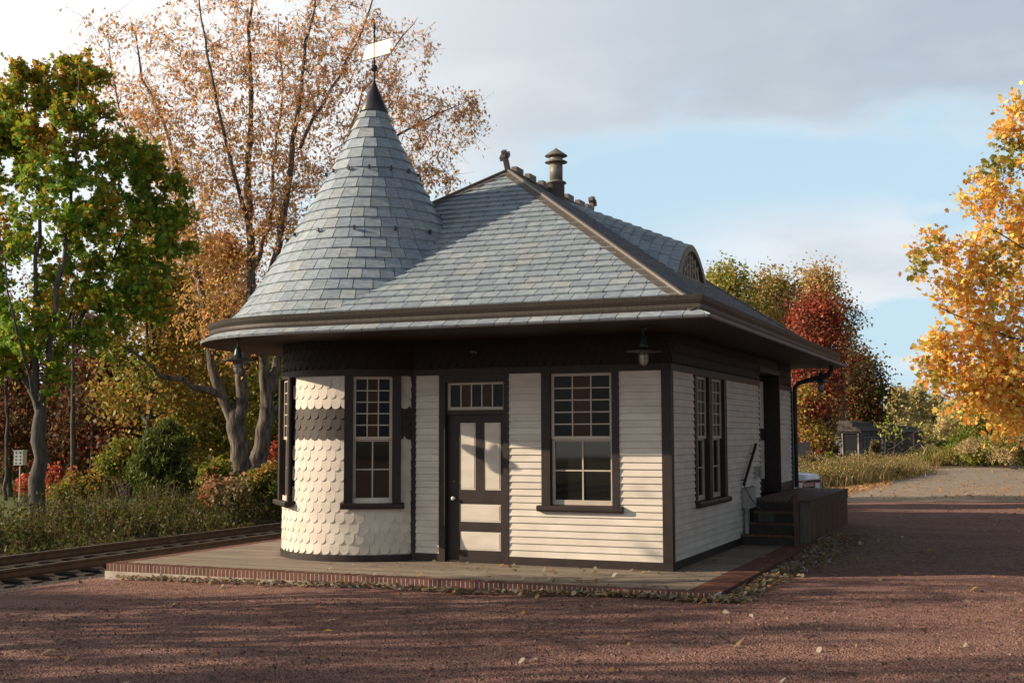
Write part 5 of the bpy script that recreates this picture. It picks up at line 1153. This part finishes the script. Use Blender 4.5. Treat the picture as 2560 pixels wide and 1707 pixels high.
fl_ = litter('fallen_leaves', np.concatenate(PT), .062, P_FALL, 13); tag(fl_, kind='stuff')
n = 1500; X = r.uniform(1880, 2600, n); Y = r.uniform(1070, 1150, n); pts = np.array([gpx(a, b, -.14) for a, b in zip(X, Y)]); pts[:, 2] = gz(pts[:, 0], pts[:, 1])+.02
tag(litter('fallen_leaves', pts, .085, pal((.60, .34, .13), (.66, .40, .18), (.50, .26, .10)), 14), kind='stuff')
n = 1800; X = r.uniform(1830, 2050, n); lo_ = np.interp(X, [1830, 1950, 2050], [1132, 1122, 1105]); Y = lo_+r.normal(size=n)*5; pts = np.array([gpx(a, b, -.16) for a, b in zip(X, Y)]); pts[:, 2] = gz(pts[:, 0], pts[:, 1])+.03
tag(litter('fallen_leaves', pts, .10, pal((.66, .40, .18), (.60, .33, .14), (.72, .52, .30)), 15), kind='stuff')
# a few single big leaves on the gravel
for i, (x, y, s_, P) in enumerate([(112, 1487, .17, (.50, .36, .16)), (752, 1444, .11, (.62, .55, .05)), (762, 1418, .10, (.70, .62, .46)), (2235, 1362, .12, (.60, .42, .10)), (1667, 1414, .07, (.7, .62, .45)), (1725, 1423, .05, (.75, .68, .55)), (90, 1432, .10, (.66, .60, .44)), (2085, 1398, .07, (.7, .64, .5))]):
    p = gpx(x, y, -.09); p[2] = float(gz(p[0], p[1]))+.01
    o = litter('fallen_leaf', p[None, :], s_, pal(P), 500+i); tag(o, ['large curled brown leaf on the gravel at the lower left', 'flat yellow leaf on the gravel below the tower', 'pale curled leaf above the flat yellow one', 'tan leaf on the sunlit gravel at the lower right', 'small pale leaf near the platform corner', 'tiny white leaf right of the platform corner', 'pale upright leaf at the left, in the sun streak', 'small pale leaf in the right shadow edge'][i], 'leaf', 'single big leaves on the gravel')
# loose stones on the gravel near the camera
n = 20000; r = np.random.default_rng(77); dd = r.uniform(5.5, 15, n); X = r.uniform(-30, 2400, n); c = np.array([CP+q*(CF+CR*(a*K-1280)/FPX) for q, a in zip(dd, X)]); c[:, 2] = gz(c[:, 0], c[:, 1])
ok = ~((c[:, 0] > PX0-.1) & (c[:, 0] < PX1+.3) & (c[:, 1] > PY0-.2)); c = c[ok]; n = len(c)
s_ = (.007+.016*r.uniform(size=n)**3)[:, None]; a = r.uniform(0, 6.283, n); O4 = np.stack([np.cos(a), np.sin(a), 0*a], 1); O5 = np.stack([-np.sin(a), np.cos(a), 0*a], 1); up = np.array([0, 0, 1.])
top = c+up*s_*.75; ring_ = [c+s_*(O4*u+O5*v) for u, v in ((1, 0), (.2, .9), (-.9, .3), (-.3, -.9))]
Q = np.concatenate([np.stack([ring_[k_], ring_[(k_+1) % 4], top+s_*.25*(O4 if k_ % 2 else -O4)], 1) for k_ in range(4)]+[np.stack([top+s_*.25*O4, top-s_*.25*O4, ring_[2]], 1)])
C = np.tile(tints(n, pal((.20, .11, .09), (.28, .16, .13), (.13, .07, .06), (.32, .20, .165), (.17, .09, .075)), r), (5, 1))
m_stone = mat('loose_stone', (1, 1, 1), rough=.9, attr=True); tag(cluster_mesh('gravel', Q, C, 3, m_stone), kind='stuff')

# ------------------------------------------------------------------ birdhouse on a pole
bp = d2(43, 1190, 39); bp[2] = -.72; bt = d2(46.5, 1052, 39)
bh = thing('birdhouse', Vector(bp), 'white multi hole martin birdhouse on a slim pole left of the maple trunk', 'birdhouse')
b = MB(); b.tube([bp, (bt[0], bt[1], bt[2]-.2)], .018, 8); b.build('pole', m_white, bh)
u_ = np.array([math.cos(.35), math.sin(.35), 0]); v_ = np.array([-u_[1], u_[0], 0]); z_ = np.array([0, 0, 1.]); o_ = np.array([bt[0], bt[1], bt[2]-.22])
b = MB(); b.obox(o_-u_*.15-v_*.14, u_*.30, v_*.28, z_*.45); b.build('box', m_white, bh)
b = MB(); b.obox(o_-u_*.175-v_*.165+z_*.451, u_*.35, v_*.33, z_*.025); b.build('roof', m_white, bh)
b = MB()
for i in range(2):
    for j in range(4):
        p = o_-v_*.143+u_*(-.07+.14*i)+z_*(.06+.11*j); ang = np.linspace(0, 2*math.pi, 9)[:-1]; b.add([p+u_*.03*math.cos(q)+z_*.03*math.sin(q) for q in ang], [tuple(range(8))])
b.build('entrance_holes', m_blackwood, bh)

# ------------------------------------------------------------------ derelict passenger coaches
m_peel = mat('peeling_cream_paint', (.16, .15, .14), (.46, .44, .40), scale=2.6, rough=.85, stretch=(1, 1, .6)); m_rust = mat('rusted_coach_side', (.085, .04, .03), (.15, .07, .05), scale=2, rough=.9)
m_roofc = mat('weathered_coach_roof', (.045, .04, .037), (.15, .12, .105), scale=1.6, rough=.9, bump=.4, bscale=5); m_void = mat('dark_opening', (.012, .013, .016), rough=.6)
m_bluegrey = mat('blue_grey_boards', (.16, .18, .22), (.24, .26, .30), scale=3, rough=.8, stretch=(8, 8, 1))
m_dkside = mat('dark_weathered_coach_side', (.035, .03, .028), (.12, .10, .09), scale=1.4, rough=.9)
def coach(o, dirv, Lc, side_m, label, n_win, end=True, H=2.75):
    t = thing('derelict_coach', Vector(o), label, 'railway coach', 'row of derelict coaches')
    o = np.array(o, float); u = np.array([dirv[0], dirv[1], 0.]); u /= np.linalg.norm(u); v = np.array([u[1], -u[0], 0.]); z = np.array([0, 0, 1.]); W = 1.4
    P = lambda a, b_, c_: o+u*a+v*b_+z*c_
    b = MB(); b.obox(P(.0, -W, .55), u*Lc, v*2*W, z*(H-.55)); bd = b.build('body', side_m, t)
    b = MB(); prof = [(-W-.12, H), (-W*.92, H+.22), (-W*.62, H+.40), (-W*.5, H+.42), (-W*.5, H+.70), (-W*.3, H+.84), (0, H+.90), (W*.3, H+.84), (W*.5, H+.70), (W*.5, H+.42), (W*.62, H+.40), (W*.92, H+.22), (W+.12, H)]
    secs = [(-.32, .80, -.06), (-.22, .93, -.02), (.1, 1, 0), (Lc-.1, 1, 0), (Lc+.25, .86, -.05), (Lc+.5, .55, -.15)]; V = []; k = len(prof)
    for a, sc_, dz in secs: V += [P(a, p*(.75+.25*sc_), H+(q-H)*sc_+(dz if q > H else dz)) for p, q in prof]
    F = [(i*k+j, i*k+j+1, (i+1)*k+j+1, (i+1)*k+j) for i in range(len(secs)-1) for j in range(k-1)]+[tuple(range(k)), tuple(range((len(secs)-1)*k, len(secs)*k))]
    b.add(V, F); b.build('roof', m_roofc, t)
    if end:
        b = MB(); b.obox(P(-.03, -1.20, .75), u*.028, v*.85, z*1.75); b.build('end_panel', m_bluegrey, bd)
        b = MB(); b.obox(P(-.03, -.12, .55), u*.028, v*1.12, z*2.05); b.build('end_doorway', m_void, bd)
        b = MB()
        for y0, w_ in ((-1.42, .14), (-.30, .13), (1.05, .13)): b.obox(P(-.09, y0, .55), u*.055, v*w_, z*2.25)
        b.obox(P(-.10, -1.44, 2.6), u*.06, v*2.86, z*.17); b.build('end_frame', m_peel, t)
    for i in range(n_win):
        a = 1.6+(Lc-3.0)*i/n_win
        b = MB(); b.obox(P(a, W+.003, 1.35), u*(Lc-3)/n_win*.72, v*.02, z*.85); wv = b.build('window', m_void, t)
        b = MB(); b.obox(P(a-.08, W+.024, 1.28), u*.07, v*.03, z*1.0).obox(P(a-.01, W+.024, 2.21), u*(Lc-3)/n_win*.72, v*.03, z*.06).obox(P(a-.01, W+.024, 1.27), u*(Lc-3)/n_win*.72, v*.03, z*.07); b.build('window_frame', m_peel if side_m is not m_rust else m_rust, wv)
    for a in (2.2, Lc-2.2):
        b = MB(); b.obox(P(a-1.1, -.8, .25), u*2.2, v*1.6, z*.25)
        for da in (-.75, .75):
            for s_ in (-.75, .75):
                cc = P(a+da, s_, .42); b.tube([cc-v*.06, cc+v*.06], .42, 14)
        b.build('bogie', m_rail, t)
    return t
e0 = (d2(1911, 1060, 105)+d2(1973, 1060, 106))/2; gd_ = -.75; e0[2] = gd_; far = d2(2165, 1060, 250); dv = (far-e0)[:2]; dv = dv/np.linalg.norm(dv)
coach(e0, dv, 17, m_dkside, 'nearest derelict coach with open end doorways and peeling cream paint', 5, H=2.85)
coach(e0+np.array([*(dv*19.2), 0]), dv, 19, m_dkside, 'second derelict coach, dark with pale window frames behind the saplings', 6, False)
coach(e0+np.array([*(dv*40), 0]), dv, 19, m_rust, 'third derelict coach, rusty red brown', 6, False)
coach(e0+np.array([*(dv*61), 0]), dv, 19, m_rust, 'farthest derelict coach, dark brown at the end of the row', 6, False)

# ------------------------------------------------------------------ picket fence fragment and rubble
fn = thing('board_fence', Vector(d2(1838, 1075, 80)), 'short grey upright board fence beside the dry grass right of the downspout', 'fence')
b = MB()
for i in range(16):
    p = d2(1815+i*2.9, 1075, 80); p[2] = -.4; b.obox(p, (.095, .02, 0), (0, .03, 0), (0, 0, 1.75+random.uniform(-.15, .1)))
b.build('board', m_greywood, fn); b = MB(); p = d2(1812, 1075, 80.2); p[2] = .6; b.obox(p, (1.5, .3, 0), (0, .05, 0), (0, 0, .1)); b.build('crossbar', m_greywood, fn)
for i, (x, y, s_) in enumerate([(1846, 1066, .32), (1856, 1062, .3), (1868, 1068, .4), (1880, 1060, .38), (1893, 1072, .3), (1835, 1076, .3)]):
    p = d2(x, y, 60); p[2] = max(p[2], -.1); b = MB(); rr_ = np.random.default_rng(600+i); V = []
    for zf, rf_ in ((-.6, 1), (-.1, 1.15), (.35, .8), (.6, .35)):
        for k_ in range(7): a = k_*.8976; q = rf_*s_*rr_.uniform(.8, 1.15); V.append((p[0]+q*math.cos(a), p[1]+q*math.sin(a)*.8, p[2]+zf*s_))
    F = [(l_*7+k_, l_*7+(k_+1) % 7, (l_+1)*7+(k_+1) % 7, (l_+1)*7+k_) for l_ in range(3) for k_ in range(7)]+[tuple(range(21, 28)), tuple(range(7))[::-1]]
    b.add(V, F); o = b.build('rubble_block', m_conc, None); tag(o, ['leftmost upper pale rubble block in the dry grass beside the fence', 'second pale rubble block from the fence', 'largest pale rubble block in the middle of the heap', 'topmost pale rubble block of the heap', 'lowest right rubble block of the heap', 'rubble block nearest the black downspout'][i], 'rubble block', 'pale rubble in the dry grass')

# ------------------------------------------------------------------ parked car behind the station
m_carw = mat('silver_white_car_paint', (.62, .64, .68), rough=.22, spec=.7); m_lens = mat('red_tail_lens', (.30, .015, .012), (.36, .02, .015), rough=.15, spec=.8); m_tyre = mat('tyre_rubber', (.02, .02, .02), rough=.85)
cen = at(2012, 1200, 33.4); cz0 = float(gz(cen[0], cen[1]))+.0
hd_ = rad(167); u = np.array([math.cos(hd_), math.sin(hd_), 0.]); v = np.array([math.sin(hd_), -math.cos(hd_), 0.])
rearc = at(2031, 1200, 31.4); rearc[2] = cz0-.03; C0 = rearc.copy()
car = thing('parked_car', Vector(C0), 'silver white car with red tail lights parked behind the station', 'car')
def PC(a, b_, c_): return C0+u*a+v*b_+np.array([0, 0, 1.])*c_
# sections along the length: (a, half width low, half width top, z low, z belt, z top, half width roof)
S = [(0.0, .66, .62, .34, .62, .80), (.10, .80, .76, .26, .66, .93), (.45, .86, .80, .22, .72, .98), (.95, .88, .80, .20, .76, 1.0), (1.55, .88, .66, .20, .80, 1.32), (2.1, .88, .62, .20, .82, 1.40), (2.9, .88, .62, .20, .82, 1.38), (3.5, .88, .76, .20, .80, 1.02), (4.3, .85, .74, .24, .74, .88), (4.62, .70, .62, .32, .60, .72)]
V = []; F = []; k = 10
for a, wl_, wt, zl, zb_, zt_ in S:
    for bb, cc_ in ((-wl_*.9, zl), (-wl_, zl+.15), (-wl_*1.0, zb_), (-wt-.02, zb_+(zt_-zb_)*.45), (-wt*.82, zt_), (wt*.82, zt_), (wt+.02, zb_+(zt_-zb_)*.45), (wl_, zb_), (wl_, zl+.15), (wl_*.9, zl)): V.append(PC(a, bb, cc_))
for i in range(len(S)-1):
    for j in range(k): F.append((i*k+j, i*k+(j+1) % k, (i+1)*k+(j+1) % k, (i+1)*k+j))
F += [tuple(range(k)), tuple(range((len(S)-1)*k, len(S)*k))[::-1]]
b = MB(); b.add(V, F); bd = b.build('body', m_carw, car, True)
b = MB(); b.add([PC(.97, -.70, 1.012), PC(.97, .70, 1.012), PC(1.50, .54, 1.31), PC(1.50, -.54, 1.31)], [(0, 1, 2, 3)]); b.build('rear_window', m_glass, bd)
for s_ in (-1, 1):
    b = MB(); b.add([PC(1.65, s_*.80, .90), PC(3.2, s_*.80, .90), PC(2.85, s_*.66, 1.30), PC(1.9, s_*.66, 1.30)], [(0, 1, 2, 3)]); b.build('side_window', m_glass, bd)
b = MB(); b.add([PC(-.012, -.60, .63), PC(-.012, .60, .63), PC(.01, .60, .82), PC(.01, -.60, .82)], [(0, 1, 2, 3)]); b.add([PC(-.012, .60, .66), PC(.09, .79, .68), PC(.09, .77, .83), PC(.01, .60, .80)], [(0, 1, 2, 3)]); b.add([PC(-.012, -.60, .66), PC(.09, -.79, .68), PC(.09, -.77, .83), PC(.01, -.60, .80)], [(0, 1, 2, 3)])
b.build('tail_light', m_lens, car)
b = MB(); b.obox(PC(-.03, .12, .56), v*.30, u*.012, (0, 0, .15)); b.build('number_plate', m_white, car)
b = MB(); b.obox(PC(-.04, -.74, .36), v*1.48, u*.1, (0, 0, .17)); b.build('bumper', m_carw, car)
for a in (.95, 3.75):
    for s_ in (-1, 1):
        c_ = PC(a, s_*.80, .31); b = MB(); b.tube([c_-v*.1, c_+v*.1], .31, 18); w_ = b.build('wheel', m_tyre, car); b = MB(); b.tube([c_+v*s_*.101, c_+v*s_*.112], .19, 14); b.build('rim', m_flue, w_)
